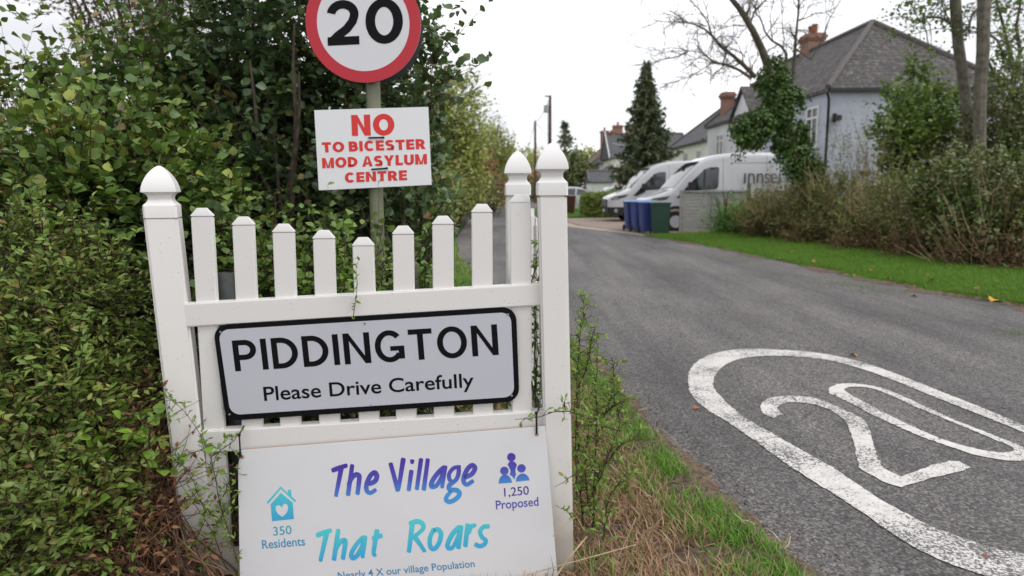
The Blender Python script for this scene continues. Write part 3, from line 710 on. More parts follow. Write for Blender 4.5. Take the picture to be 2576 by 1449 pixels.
def grad_mat(name, top, bot, y0, y1, mid=None):
    m, t, b = new_mat(name); b.inputs['Roughness'].default_value = .45
    s_ = N(t, 'SeparateXYZ'); g = N(t, 'NewGeometry'); t.links.new(g.outputs['Position'], s_.inputs[0])
    # height measured along the board's tilt so that the print's bands follow its lines
    k = (bTR - bTL); sl_ = float(k[2] / k[0])
    mu = N(t, 'Math', operation='MULTIPLY_ADD'); t.links.new(s_.outputs[0], mu.inputs[0]); mu.inputs[1].default_value = -sl_; t.links.new(s_.outputs[2], mu.inputs[2])
    r = N(t, 'MapRange'); t.links.new(mu.outputs[0], r.inputs['Value'])
    f = lambda P: float(P[2] - sl_ * P[0])
    r.inputs['From Min'].default_value = f(y1); r.inputs['From Max'].default_value = f(y0)
    t.links.new(ramp(t, r.outputs[0], [(0, bot), (.5, mid or tuple((a + b2) / 2 for a, b2 in zip(top, bot))), (1, top)]), b.inputs['Base Color']); return m
PUR, BLU, TUR, TBL = (.075, .03, .36), (.06, .31, .70), (.085, .62, .66), (.045, .37, .70)
MID1 = (.08, .085, .46)
G1 = grad_mat('print_purple_blue', PUR, BLU, bd(*CB6(100, 420)), bd(*CB6(100, 740)), MID1)
G1b = grad_mat('print_people', PUR, BLU, bd(*CB6(1000, 360)), bd(*CB6(1000, 640)), MID1)
G1c = grad_mat('print_violet', (.05, .02, .25), (.10, .10, .46), bd(*CB6(1000, 660)), bd(*CB6(1000, 850)))
G2 = grad_mat('print_turquoise', TUR, TBL, bd(*CB5(1100, 1040)), bd(*CB5(1100, 1340)))
G2b = grad_mat('print_house', TUR, TBL, bd(*CB5(600, 680)), bd(*CB5(600, 980)))
G2c = grad_mat('print_teal', (.06, .40, .50), (.04, .27, .52), bd(*CB5(600, 1000)), bd(*CB5(600, 1210)))
def brush(strokes, crop, mat, name, w=19.5, lift0=.0006):
    mb = MB(); k = [0]
    for st in strokes:
        pts = np.array(st['p'] if isinstance(st, dict) else st, float); ww = st.get('w', w) if isinstance(st, dict) else w
        if len(pts) == 1: pts = np.array([pts[0] - [0, 9], pts[0] + [0, 9]])
        if len(pts) > 2:                              # smooth the stroke
            q = np.vstack([2 * pts[0] - pts[1], pts, 2 * pts[-1] - pts[-2]]); o = []
            for i in range(1, len(q) - 2):
                for t in np.linspace(0, 1, 7, endpoint=False):
                    p0, p1, p2, p3 = q[i - 1], q[i], q[i + 1], q[i + 2]
                    o.append(.5 * (2 * p1 + (p2 - p0) * t + (2 * p0 - 5 * p1 + 4 * p2 - p3) * t * t + (3 * p1 - p0 - 3 * p2 + p3) * t ** 3))
            pts = np.array(o + [pts[-1]])
        d = np.gradient(pts, axis=0); d = nrm(d); n_ = np.c_[-d[:, 1], d[:, 0]]
        s = np.linspace(0, 1, len(pts)); hw = ww * (1 + .10 * np.sin(s * 3 + len(mb.v)) - .12 * s)
        a = pts + n_ * hw[:, None]; b = pts - n_ * hw[:, None]
        c0 = pts[0] - d[0] * ww * .45; c1 = pts[-1] + d[-1] * ww * .40
        loop = [*a, c1 + n_[-1] * hw[-1] * .45, c1 - n_[-1] * hw[-1] * .75, *b[::-1], c0 - n_[0] * hw[0] * .5, c0 + n_[0] * hw[0] * .7]
        # strip as quads plus two end caps
        L = len(pts); base = len(mb.v); lift = lift0 + k[0] * .00004; k[0] += 1
        mb.v += [tuple(bd(*crop(*q), lift)) for q in [*a, *b, loop[L], loop[L + 1], loop[-2], loop[-1]]]
        mb.f += [(base + i, base + i + 1, base + L + i + 1, base + L + i) for i in range(L - 1)]
        mb.f += [(base + L - 1, base + 2 * L, base + 2 * L + 1, base + 2 * L - 1), (base, base + L, base + 2 * L + 2, base + 2 * L + 3)]
    me = bpy.data.meshes.new(name); me.from_pydata(mb.v, [], mb.f)
    return mesh_obj(name, me, mat, board, world=True)
O5 = 1663
th_ = [[(1062, 508), (1125, 485), (1188, 464)], [(1140, 490), (1093, 735)], [(1238, 462), (1200, 727)], [(1206, 640), (1232, 578), (1272, 545), (1300, 560), (1297, 620), (1285, 718)],
       [(1392, 628), (1440, 604), (1457, 560), (1437, 527), (1398, 558), (1366, 630), (1368, 688), (1400, 708), (1446, 682)],
       [(1580, 447), (1645, 688)], [(30 + O5, 405), (-12 + O5, 670)]]
v6 = [[(102, 512), (78, 685)], {'p': [(110, 418), (107, 444)], 'w': 19}, [(188, 408), (150, 675)], [(248, 410), (212, 680)],
      [(390, 482), (335, 535), (285, 610), (283, 652), (325, 642), (366, 575), (396, 492)], [(402, 472), (375, 660)],
      [(535, 478), (480, 487), (438, 540), (446, 596), (484, 606), (516, 560), (526, 500)], [(474, 612), (438, 645), (445, 678), (505, 685), (530, 712), (510, 752), (452, 786), (414, 775), (416, 742), (450, 700)],
      [(582, 570), (640, 540), (668, 490), (645, 462), (606, 490), (572, 556), (568, 610), (598, 634), (650, 602)]]
tt = [[(925, 1085), (988, 1062), (1048, 1042)], [(1010, 1068), (955, 1312)], [(1114, 1038), (1075, 1304)], [(1082, 1225), (1118, 1160), (1160, 1130), (1176, 1156), (1155, 1295)],
      [(1332, 1105), (1278, 1165), (1232, 1245), (1240, 1288), (1280, 1268), (1325, 1190), (1346, 1115)], [(1350, 1097), (1330, 1282)],
      [(1460, 1042), (1430, 1225), (1440, 1268)], [(1424, 1112), (1500, 1088)]]
rr6 = [[(108, 1000), (80, 1232)], [(90, 985), (150, 962), (200, 982), (208, 1022), (172, 1062), (122, 1096)], [(132, 1100), (175, 1160), (220, 1228)],
       [(300, 1034), (268, 1110), (272, 1188), (308, 1206), (350, 1150), (366, 1075), (342, 1036), (306, 1040)],
       [(532, 1012), (472, 1070), (426, 1160), (432, 1200), (472, 1190), (515, 1100), (540, 1025)], [(546, 1005), (520, 1200)],
       [(604, 990), (582, 1182)], [(606, 1062), (632, 1010), (672, 995)], [(790, 1005), (742, 1012), (714, 1056), (735, 1105), (764, 1130), (754, 1164), (712, 1182), (672, 1166)]]
brush(th_, CB5, G1, 'lettering', 21); brush(v6, CB6, G1, 'lettering', 20.5)
brush(tt, CB5, G2, 'lettering', 22); brush(rr6, CB6, G2, 'lettering', 22)
def bpoly(polys, crop, mat, name, parent=None, lift=.0006):
    mb = MB()
    for i, p in enumerate(polys): mb.add([bd(*crop(*q), lift + i * .00004) for q in p], [tuple(range(len(p)))])
    me = bpy.data.meshes.new(name); me.from_pydata(mb.v, [], mb.f); bm = bmesh.new(); bm.from_mesh(me)
    bmesh.ops.triangulate(bm, faces=bm.faces[:]); bm.to_mesh(me); bm.free()
    return mesh_obj(name, me, mat, parent or board, world=True)
def circ(cx, cy, r, n=24): return [(cx + r * math.cos(2 * math.pi * k / n), cy + r * math.sin(2 * math.pi * k / n)) for k in range(n)]
bpoly([[(475, 793), (600, 651), (666, 712), (662, 682), (692, 678), (698, 742), (741, 779), (726, 790), (602, 672), (490, 805)],
       [(512, 808), (602, 708), (708, 795), (718, 941), (523, 960)]], CB5, G2b, 'house_icon')
heart = [(612, 842), (618, 818), (636, 805), (656, 810), (666, 830), (664, 860), (648, 892), (614, 922), (578, 896), (560, 868), (555, 838), (566, 820), (584, 817), (602, 828)]
bpoly([heart], CB5, BOARDW, 'heart_cutout', lift=.0009)
bpoly([circ(930, 512, 38), [(878, 626), (881, 596), (892, 570), (912, 551), (940, 544), (968, 556), (988, 580), (1000, 617)],
       circ(1082, 490, 38), [(1033, 608), (1036, 580), (1050, 556), (1072, 539), (1100, 535), (1128, 547), (1148, 572), (1154, 596)],
       circ(992, 390, 38), [(958, 458), (972, 432), (994, 424), (1022, 432), (1042, 458), (1034, 478), (1026, 510), (1034, 540), (1018, 590), (1004, 566), (978, 545), (986, 512), (974, 484)]], CB6, G1b, 'people_icon')
def bt(txt, crop, a, b_, top, mat, bold=.0):
    lettering('lettering', txt, bd(*crop(*a)), bd(*crop(*b_)), bd(*crop(*top)) - bd(*crop(*a)), mat, board, bold, .0006)
bt('350', CB5, (536, 1090), (700, 1074), (530, 1013), G2c, .006)
bt('Residents', CB5, (438, 1208), (820, 1176), (430, 1130), G2c, .010)
bt('1,250', CB6, (930, 742), (1150, 722), (925, 666), G1c, .006)
bt('Proposed', CB6, (857, 857), (1236, 822), (851, 778), G1c, .010)
bt('Nearly 4 X our village Population', CB5, (1116, 1478), (668 + O5, 1368), (1106, 1415), M('print_blue', (.045, .25, .47), .5), .008)
def tie(name, pts, label, w_=.0035, group=None, head=None):
    t = thing(name, label, 'cable tie', pts[0], 0, group)
    MB().tube(pts, w_, 6).build('strap', BLACKP, t, world=True, smooth=True)
    if head is not None:
        h = np.array(head); MB().box(h[0] - .006, h[0] + .006, h[1] - .006, h[1] + .004, h[2] - .006, h[2] + .006).build('lock_head', BLACKP, t, world=True, bevel=.0015)
tie('cable_tie', [bd(*CB5(258, 120), -.02), bd(*CB5(236, 185), .006), bd(*CB5(245, 350), .006), bd(*CB5(250, 385), -.003)], 'black cable tie through the left hole of the campaign board', group='cable ties on the campaign board', head=bd(*CB5(236, 187), .008))
tie('cable_tie', [bd(*CB5(252, 388), .002), bd(*CB5(243, 352), .010), bd(*CB5(222, 480), .014), bd(*CB5(195, 680), .010), bd(*CB5(172, 860), -.004), bd(*CB5(158, 985), -.012)], 'long black cable tie tail dangling down the left edge of the campaign board', group='cable ties on the campaign board', head=bd(*CB5(243, 352), .010))
C3 = c(1880, 1080, 2.5875)
tie('cable_tie', [bd(*C3(345, 1415), -.002), bd(*C3(342, 1385), .006), bd(*C3(340, 1215), .004), bd(*C3(365, 1180), -.004), bd(*C3(352, 1090), -.02), bd(*C3(312, 1010), -.03), bd(*C3(295, 900), -.035)], 'black cable tie looped through the right hole of the campaign board', w_=.0045, group='cable ties on the campaign board', head=bd(*C3(338, 1210), .006))
for hq in (CB5(257, 388), C3(343, 1420)):
    MB().lathe([(.0085, -.0008), (.0085, -.0002)], 16, bd(*hq, .0006), 'y').build('eyelet_hole', BOARDE, board, world=True)

# ------------------------------------------------------------------ speed limit sign on its pole and the placard tied to it
YS = 3.73
ss = thing('speed_limit_sign', 'round red ringed white 20 speed limit sign on an olive green pole', 'sign', (at(955, 700, YS + .06)[0] + .02, YS + .06, -.1))
pt, pb = at(938, 190, YS + .075), at(954, 740, YS + .075); dvec = (pb - pt) / (pt[2] - pb[2])
MB().tube([pt + dvec * (-.55), pt, pb, pb + dvec * (pb[2] + .12)], .0385, 20).build('pole', POSTGREEN, ss, smooth=True, world=True)
sc = at(914, 59, YS); sr = .2995; nS = nrm(np.array([0.03, -1, 0]))
uS = nrm(np.array([1, .03, .052])); vS = np.cross(uS, nS); vS = vS if vS[2] > 0 else -vS
def disc(r0, r1, lift, th, name, mat, n=72):
    mb = MB(); ring = lambda r, l: [sc + (uS * math.cos(t) + vS * math.sin(t)) * r + nS * l for t in np.linspace(0, 2 * math.pi, n, endpoint=False)]
    if r0 > 0:
        mb.loops([ring(r0, lift), ring(r1, lift)], cap=False)
    else: mb.loops([ring(r1, lift - th), ring(r1, lift)])
    return mb.build(name, mat, ss, world=True)
disc(0, sr, 0, .003, 'disc', SIGNWHITE)
disc(0, sr, -.0032, .016, 'disc_rim', SIGNBACK)
disc(sr * .803, sr, .0008, 0, 'red_ring', SIGNRED)
disc(0, sr * 1.0, -.118, .004, 'rear_disc', SIGNBACK)
def sp(x, y): d = ray(*C1(x, y)); k = np.dot(sc - EYEP, nS) / np.dot(d, nS); return EYEP + d * k
stroke_text('numeral', '2', sp(1057, 249), sp(1229, 241), sp(1040, 4) - sp(1049, 249), BLACKV, ss, w=.19, z=.0012)
stroke_text('numeral', '0', sp(1266, 240), sp(1468, 231), sp(1260, -2) - sp(1269, 240), BLACKV, ss, w=.19, z=.0012)
for z in (2.42, 2.12):
    p = pt + dvec * (pt[2] - z); MB().lathe([(.044, -.018), (.044, .018)], 20, p, 'z').build('clamp', GALV, ss, world=True, smooth=True)
YP = 3.742
pl = thing('placard', 'white protest placard with red capital lettering tied to the green sign pole', 'sign', at(943, 470, YP))
pc = [at(*q, YP) for q in ((791, 277.5), (1077.5, 269), (1086, 465), (802.5, 479))]
MB().prism(pc, (0, -.005, 0)).build('panel', M('placard_white', (.82, .82, .84), .4, .02, 4), pl, world=True, bevel=.0006)
YL = YP - .0058
def pt_(x, y): return at(*CP(x, y), YL)
for txt, a, b2, top, bo in (('NO', (716, 358), (989, 351), (710, 224), .045), ('TO BICESTER', (527, 464), (1187, 441), (522, 399), .040),
                            ('MOD ASYLUM', (527, 565), (1196, 538), (524, 499), .040), ('CENTRE', (670, 657), (1069, 640), (667, 593), .040)):
    stroke_text('lettering', txt, pt_(*a), pt_(*b2), pt_(*top) - pt_(*a), PRINTRED, pl, w=.25, gap=.10, z=.0003)
def flat_tie(a, b2, label):
    p, q = at(*CP(*a), YL - .004), at(*CP(*b2), YL - .004); t = thing('cable_tie', label, 'cable tie', p, 0, 'cable ties on the placard')
    MB().tube([p + [.002, .008, 0], p, q, q + [-.002, .008, 0]], [.002, .0042, .0042, .002], 6).build('strap', BLACKP, t, world=True, smooth=True)
    MB().box(q[0] - .012, q[0], q[1] - .003, q[1] + .004, q[2] - .005, q[2] + .005).build('lock_head', BLACKP, t, world=True)
flat_tie((820, 369), (922, 367), 'upper black cable tie across the placard below the word NO')
flat_tie((840, 571), (944, 564), 'lower black cable tie across the placard above the word CENTRE')
# things between the fence and the pole
pp = thing('plastic_pipe', 'grey plastic pipe end standing behind the left pickets', 'pipe', at(566, 760, 3.1) * [1, 1, 0])
q = at(566, 686, 3.1); e_ = at(572, 760, 3.1)
MB().loops([[(q[0] + (e_[0] - q[0]) * f * 1 + math.cos(t) * r, q[1] + math.sin(t) * r, q[2] + (e_[2] - q[2]) * f) for t in np.linspace(0, 2 * math.pi, 24, endpoint=False)] for f, r in ((8, .038), (0, .038), (0, .033), (1.2, .033))]).build('pipe_wall', M('grey_pipe', (.13, .135, .14), .35, .2, 20), pp, world=True, smooth=True)
stk = thing('wooden_stake', 'short grey wooden stake sticking up between pickets below the placard', 'stake', at(1046, 720, 3.4) * [1, 1, 0])
q0, q1 = at(1048, 735, 3.4), at(1045, 664, 3.4)
MB().loops([[(p[0] + sx * hw, p[1] + sy * hw, p[2]) for sx, sy in ((-1, -1), (1, -1), (1, 1), (-1, 1))] for p, hw in ((q0 + (q0 - q1) * 8, .011), (q1, .010), (q1 + [0, 0, .012], .004))]).build('stake', BARKG, stk, world=True)

# ------------------------------------------------------------------ houses
RENDER_GREY = M('grey_render', (.47, .50, .575), .9, .10, 2.5, bmp=.25, bscale=60)
RENDER_WHITE = M('white_render', (.78, .77, .79), .9, .16, 3, col2=(.68, .67, .69), bmp=.3, bscale=60, stretch=(1, 1, .35))
RENDER_CREAM = M('cream_render', (.80, .76, .70), .9, .15, 2)
BRICK = tile_mat('red_brick', (.30, .095, .06), (.22, .075, .05), (.30, .25, .2), (.22, .15, .11), .22, .075, .56)
REDBRICKW = tile_mat('orange_brick', (.34, .14, .08), (.28, .11, .07), (.3, .25, .2), (.25, .17, .12), .22, .075, .6)
TILE = tile_mat('lichen_tiles', (.058, .053, .052), (.10, .09, .086), (.03, .028, .028), (.25, .235, .22), .27, .13, .52)
SLATE = tile_mat('dark_slate', (.085, .085, .095), (.11, .11, .12), (.03, .03, .033), (.15, .15, .14), .3, .16, .6)
BROWNTILE = tile_mat('brown_tiles', (.15, .09, .065), (.19, .11, .075), (.06, .04, .03), (.2, .15, .11), .3, .16, .6)
RIDGE = M('ridge_tiles', (.15, .13, .13), .85, .3, 8)
UPVC = M('window_frame_white', (.72, .72, .72), .4)
GLASS = M('window_glass', (.03, .035, .04), .06, spec=.6)
GUTTER = M('black_gutter', (.015, .015, .016), .45)
POT = M('terracotta_pot', (.36, .12, .065), .8, .3, 9)

def wallbox(mb, x0, x1, y0, y1, z0, z1): return mb.box(x0, x1, y0, y1, z0, z1)
def hip_roof(name, mat, parent, x0, x1, y0, y1, ze, zr, hip0=True, hip1=True, th=.12, axis='y', xr=None):
    """hipped roof over a rectangle, ridge along y (axis='y') or x; eave height ze, ridge zr"""
    mb = MB()
    if axis == 'y':
        xm = xr or (x0 + x1) / 2; hw = xm - x0
        r0 = (xm, y0 + (hw if hip0 else 0), zr); r1 = (xm, y1 - (hw if hip1 else 0), zr)
        cs = [(x0, y0), (x1, y0), (x1, y1), (x0, y1)]
    else:
        ym = (y0 + y1) / 2; hw = (y1 - y0) / 2
        r0 = (x0 + (hw if hip0 else 0), ym, zr); r1 = (x1 - (hw if hip1 else 0), ym, zr)
        cs = [(x0, y1), (x0, y0), (x1, y0), (x1, y1)]
    V = [(*q, ze) for q in cs] + [(*q, ze - th) for q in cs] + [r0, r1]
    F = [(0, 1, 8), (1, 2, 9, 8), (2, 3, 9), (3, 0, 8, 9), (7, 6, 5, 4)] + [(i, i + 4, (i + 1) % 4 + 4, (i + 1) % 4) for i in range(4)]
    mb.add(V, F); o = mb.build(name, mat, parent, world=True)
    rm_ = MB()
    for a, b in (((*cs[0], ze), r0), ((*cs[1], ze), r0), ((*cs[2], ze), r1), ((*cs[3], ze), r1), (r0, r1)):
        if (a in (r0,)) or True: rm_.tube([np.array(a) + [0, 0, .03], np.array(b) + [0, 0, .03]], .10, 6)
    ro_ = rm_.build('ridge_tiles', RIDGE, o); ro_.matrix_parent_inverse = Matrix()
    ro_.parent = o; ro_.matrix_parent_inverse = (parent_world(o)).inverted() if False else Matrix()
    return o
def window(parent, face, u0, u1, z0, z1, pos, mull=(0.5,), trans=(), sill=True):
    """face 'x': wall looking to -X at x=pos, u runs along y; face 'y': wall looking to -Y at y=pos, u along x"""
    t = .07; fr = MB(); gl = MB()
    def b(mb, a0, a1, c0, c1, d0, d1):
        if face == 'x': mb.box(pos - d1, pos - d0, a0, a1, c0, c1)
        else: mb.box(a0, a1, pos - d1, pos - d0, c0, c1)
    b(fr, u0, u1, z0, z0 + t, .005, .06); b(fr, u0, u1, z1 - t, z1, .005, .06)
    b(fr, u0, u0 + t, z0 + t, z1 - t, .005, .06); b(fr, u1 - t, u1, z0 + t, z1 - t, .005, .06)
    for m in mull: um = u0 + (u1 - u0) * m; b(fr, um - t / 2, um + t / 2, z0 + t, z1 - t, .005, .055)
    for m in trans: zm = z0 + (z1 - z0) * m; b(fr, u0 + t, u1 - t, zm - t / 2, zm + t / 2, .005, .05)
    f = fr.build('window', UPVC, parent, world=True)
    b(gl, u0 + t, u1 - t, z0 + t, z1 - t, .008, .02)
    g = gl.build('pane', GLASS, f); g.matrix_parent_inverse = Matrix()
    if sill:
        s_ = MB(); b(s_, u0 - .08, u1 + .08, z0 - .09, z0 - .003, .0, .12); s_.build('sill', UPVC, f)
    return f
def chimney(parent, cx, cy, z0, z1, wx, wy, pots=2, mat=None):
    mb = MB(); mat = mat or BRICK
    mb.box(cx - wx / 2, cx + wx / 2, cy - wy / 2, cy + wy / 2, z0, z1 - .32)
    mb.box(cx - wx / 2 - .05, cx + wx / 2 + .05, cy - wy / 2 - .05, cy + wy / 2 + .05, z1 - .32, z1 - .22)
    mb.box(cx - wx / 2 - .10, cx + wx / 2 + .10, cy - wy / 2 - .10, cy + wy / 2 + .10, z1 - .22, z1 - .10)
    mb.box(cx - wx / 2 - .04, cx + wx / 2 + .04, cy - wy / 2 - .04, cy + wy / 2 + .04, z1 - .10, z1)
    ch = mb.build('chimney', mat, parent, world=True)
    for k in range(pots):
        y = cy + (k - (pots - 1) / 2) * .42
        p = MB().lathe([(.13, 0), (.15, .05), (.11, .08), (.105, .34), (.14, .36), (.14, .42), (.09, .42), (.09, .2)], 14, (cx, y, z1)).build('chimney_pot', POT, ch, smooth=True)
    return ch
def gable_roof_x(name, mat, parent, xf, xb, y0, y1, ze, zr, th=.10):
    """small cross gable facing -X: ridge along x"""
    ym = (y0 + y1) / 2; mb = MB()
    for a, b in ((y0, ym), (y1, ym)):
        p = [(xf, a, ze), (xb, a, ze), (xb, b, zr), (xf, b, zr)]
        mb.add(p + [(q[0], q[1], q[2] - th) for q in p], [(0, 1, 2, 3), (7, 6, 5, 4), (0, 4, 5, 1), (1, 5, 6, 2), (2, 6, 7, 3), (3, 7, 4, 0)])
    return mb.build(name, mat, parent, world=True)

# the pair of semi-detached cottages: grey near half, white far half
HX, HY0, HY1, HXB = 11.0, 24.2, 39.0, 17.0; ZE = 4.85; ZR = 7.6; HM = 30.2
house = thing('semi_detached_house', 'two storey house with grey and white rendered walls and lichened tiled hipped roof', 'house', ((HX + HXB) / 2, (HY0 + HY1) / 2, 0))
MB().box(HX, HXB, HY0, HM, -.1, ZE - .06).build('grey_wall', RENDER_GREY, house, world=True)
mb = MB().box(HX, HXB, HM + .004, HY1, -.1, ZE - .06)
mb.build('white_wall', RENDER_WHITE, house, world=True)
roof = hip_roof('roof', TILE, house, HX - .14, HXB + .25, HY0 - .12, HY1 + .2, ZE, ZR, xr=13.65)
for nm, y0, y1, mt in (('white_gable', 31.6, 34.6, RENDER_WHITE),):
    zt = 6.1; ym = (y0 + y1) / 2
    MB().prism([(HX - .05, y0 + .1, -.1), (HX - .05, y1 - .1, -.1), (HX - .05, y1 - .1, ZE), (HX - .05, ym, zt - .12), (HX - .05, y0 + .1, ZE)], (.5, 0, 0)).build(nm, mt, house, world=True)
    gable_roof_x('gable_roof', TILE, house, HX - .2, HX + 2.6, y0 - .2, y1 + .2, ZE - .15, zt + .08)
window(house, 'x', 24.95, 25.95, 2.95, 4.35, HX, (.5,), (.72,))
window(house, 'x', 26.2, 27.6, .9, 2.2, HX, (.33, .66), (.7,))
window(house, 'x', 35.9, 37.1, 3.0, 4.25, HX, (.5,), (.72,))
window(house, 'x', 32.6, 33.7, 3.0, 4.3, HX - .05, (.5,), (.72,))
window(house, 'x', 35.6, 37.2, .9, 2.2, HX, (.33, .66), (.7,))
window(house, 'y', 12.7, 13.8, .9, 1.95, HY0, (.5,), (.7,))
chimney(house, at(2044, 95, 32.6)[0], 32.6, 6.2, at(2044, 88, 32.6)[2], .72, .95, 2)
chimney(house, at(1830, 240, 37.6)[0], 37.6, 4.9, at(1830, 233, 37.6)[2], .55, .6, 0)
dp = MB(); dp.tube([(HX - .06, HY0 - .06, -.1), (HX - .06, HY0 - .06, 4.45), (HX - .2, HY0 - .2, 4.7)], .045, 10); dp.build('drainpipe', GUTTER, house, smooth=True, world=True)
g_ = MB(); g_.box(HX - .10, HXB + .3, HY0 - .21, HY0 - .122, ZE - .14, ZE - .05); g_.build('gutter', GUTTER, house, world=True)
lp = MB(); lp.box(HX + .12, HX + .26, HY0 - .05, HY0 - .003, 3.70, 4.0); lp.box(HX + .10, HX + .34, HY0 - .26, HY0 - .05, 3.74, 3.92); lp.build('wall_lamp', GUTTER, house, world=True, bevel=.02)
# lean-to roof at the back right
MB().prism([(HXB + .004, HY0 + .3, -.1), (HXB + 2.2, HY0 + .3, -.1), (HXB + 2.2, HY0 + .3, 3.2), (HXB + .004, HY0 + .3, 4.3)], (0, 5, 0)).build('rear_extension', RENDER_GREY, house, world=True)
MB().prism([(HXB + .31, HY0 + .02, 4.30), (HXB + 2.5, HY0 + .02, 3.15), (HXB + 2.5, HY0 + .02, 3.30), (HXB + .31, HY0 + .02, 4.45)], (0, 5.4, 0)).build('extension_roof', TILE, house, world=True)
# hanging basket on the end wall
hb = thing('hanging_basket', 'round planted basket hanging on the grey end wall', 'basket', (12.25, HY0 - .25, 1.8))
MB().lathe([(.02, -.18), (.12, -.15), (.19, -.06), (.21, .02)], 16, (12.25, HY0 - .25, 2.0), 'z').build('basket', M('basket_coir', (.12, .07, .04), .9, .4, 30), hb, smooth=True, world=True)
MB().tube([(12.25, HY0 - .004, 2.45), (12.25, HY0 - .25, 2.5), (12.25, HY0 - .25, 2.2)], .012, 6).build('bracket', GUTTER, hb, world=True)

def simple_house(name, label, x0, x1, y0, y1, ze, zr, wall, roofm, wins, ch=(), hips=(True, True), axis='y'):
    h = thing(name, label, 'house', ((x0 + x1) / 2, (y0 + y1) / 2, 0))
    MB().box(x0, x1, y0, y1, -.1, ze - .05).build('wall', wall, h, world=True)
    hip_roof('roof', roofm, h, x0 - .3, x1 + .3, y0 - .3, y1 + .3, ze, zr, *hips, axis=axis)
    if axis == 'x':                                    # gable triangles
        ym = (y0 + y1) / 2
        MB().prism([(x0 + .004, y0 - .02, ze - .1), (x0 + .004, y1 + .02, ze - .1), (x0 + .004, ym, zr - .14)], (.2, 0, 0)).build('gable', wall, h, world=True)
    for a in wins: window(h, *a)
    for a in ch: chimney(h, *a)
    return h
simple_house('hipped_house', 'cream walled house with plain dark hipped roof beyond the white house', 13.3, 19.5, 47.5, 57, 4.7, 7.6, RENDER_CREAM, SLATE,
             [('x', 48.6, 49.7, 2.9, 4.1, 13.3), ('x', 52.2, 53.4, 2.9, 4.1, 13.3), ('x', 50.2, 51.3, .9, 2.1, 13.3)])
simple_house('cream_house', 'cream cottage with slate roof and pale verge behind the tall conifer', 10.9, 19, 75, 82, 4.75, 7.5, RENDER_CREAM, SLATE,
             [('y', 12.2, 12.9, 2.7, 4.2, 75.), ('y', 14.5, 15.5, 2.8, 4.0, 75.), ('y', 12.2, 13.2, .9, 2.0, 75.)], [(11.5, 78.5, 7, 7.9, .5, .6, 1), (13.2, 78.5, 7, 8.4, .6, .7, 1)], (False, False), 'x')
wg = MB(); wg.add([(10.52, 74.6, 4.62), (10.60, 74.6, 4.62), (10.60, 78.5, 7.62), (10.52, 78.5, 7.62), (10.52, 74.6, 4.85), (10.60, 74.6, 4.85), (10.60, 78.5, 7.85), (10.52, 78.5, 7.85)], [(3, 2, 1, 0), (4, 5, 6, 7), (0, 1, 5, 4), (1, 2, 6, 5), (2, 3, 7, 6), (3, 0, 4, 7)])
wg.build('bargeboard', UPVC, bpy.data.objects['cream_house'], world=True)
simple_house('brick_house', 'red brick house with brown tiled roof and two red chimneys far up the lane', 10.6, 17, 90, 102, 4.6, 7.9, REDBRICKW, BROWNTILE,
             [('x', 93, 94, 2.7, 3.9, 10.6)], [(12.6, 94, 5.6, 9.1, 1.0, .9, 2), (14.0, 91.5, 5.6, 9.6, 1.2, .9, 2)])
simple_house('white_house', 'narrow white rendered house between the cream cottage and the brick house', 10.7, 16, 83.2, 89, 4.5, 6.9, RENDER_WHITE, SLATE, [('y', 10.9, 11.5, 2.6, 3.9, 83.2)])
gx0, gx1, gY = 7.55, 9.75, 66.
gar = thing('garage', 'small white garage with dark slate roof in front of the far houses', 'garage', (8.6, gY + 2, 0))
MB().box(gx0, gx1, gY, gY + 3.5, -.1, 2.05).build('wall', RENDER_WHITE, gar, world=True)
hip_roof('roof', SLATE, gar, gx0 - .12, gx1 + .12, gY - .15, gY + 3.6, 2.1, 3.15, False, False, axis='x')
MB().box(gx0 + .15, gx1 - .15, gY - .04, gY - .004, -.1, 1.9).build('garage_door', M('garage_door_paint', (.55, .55, .53), .5), gar, world=True)
simple_house('red_roofed_house', 'distant low house with red tiled roof at the end of the lane', 1.2, 8, 128, 136, 2.6, 5.6, REDBRICKW, tile_mat('red_tiles', (.34, .12, .08), (.40, .15, .1), (.2, .1, .08), (.38, .18, .13), .3, .2, .6), [])

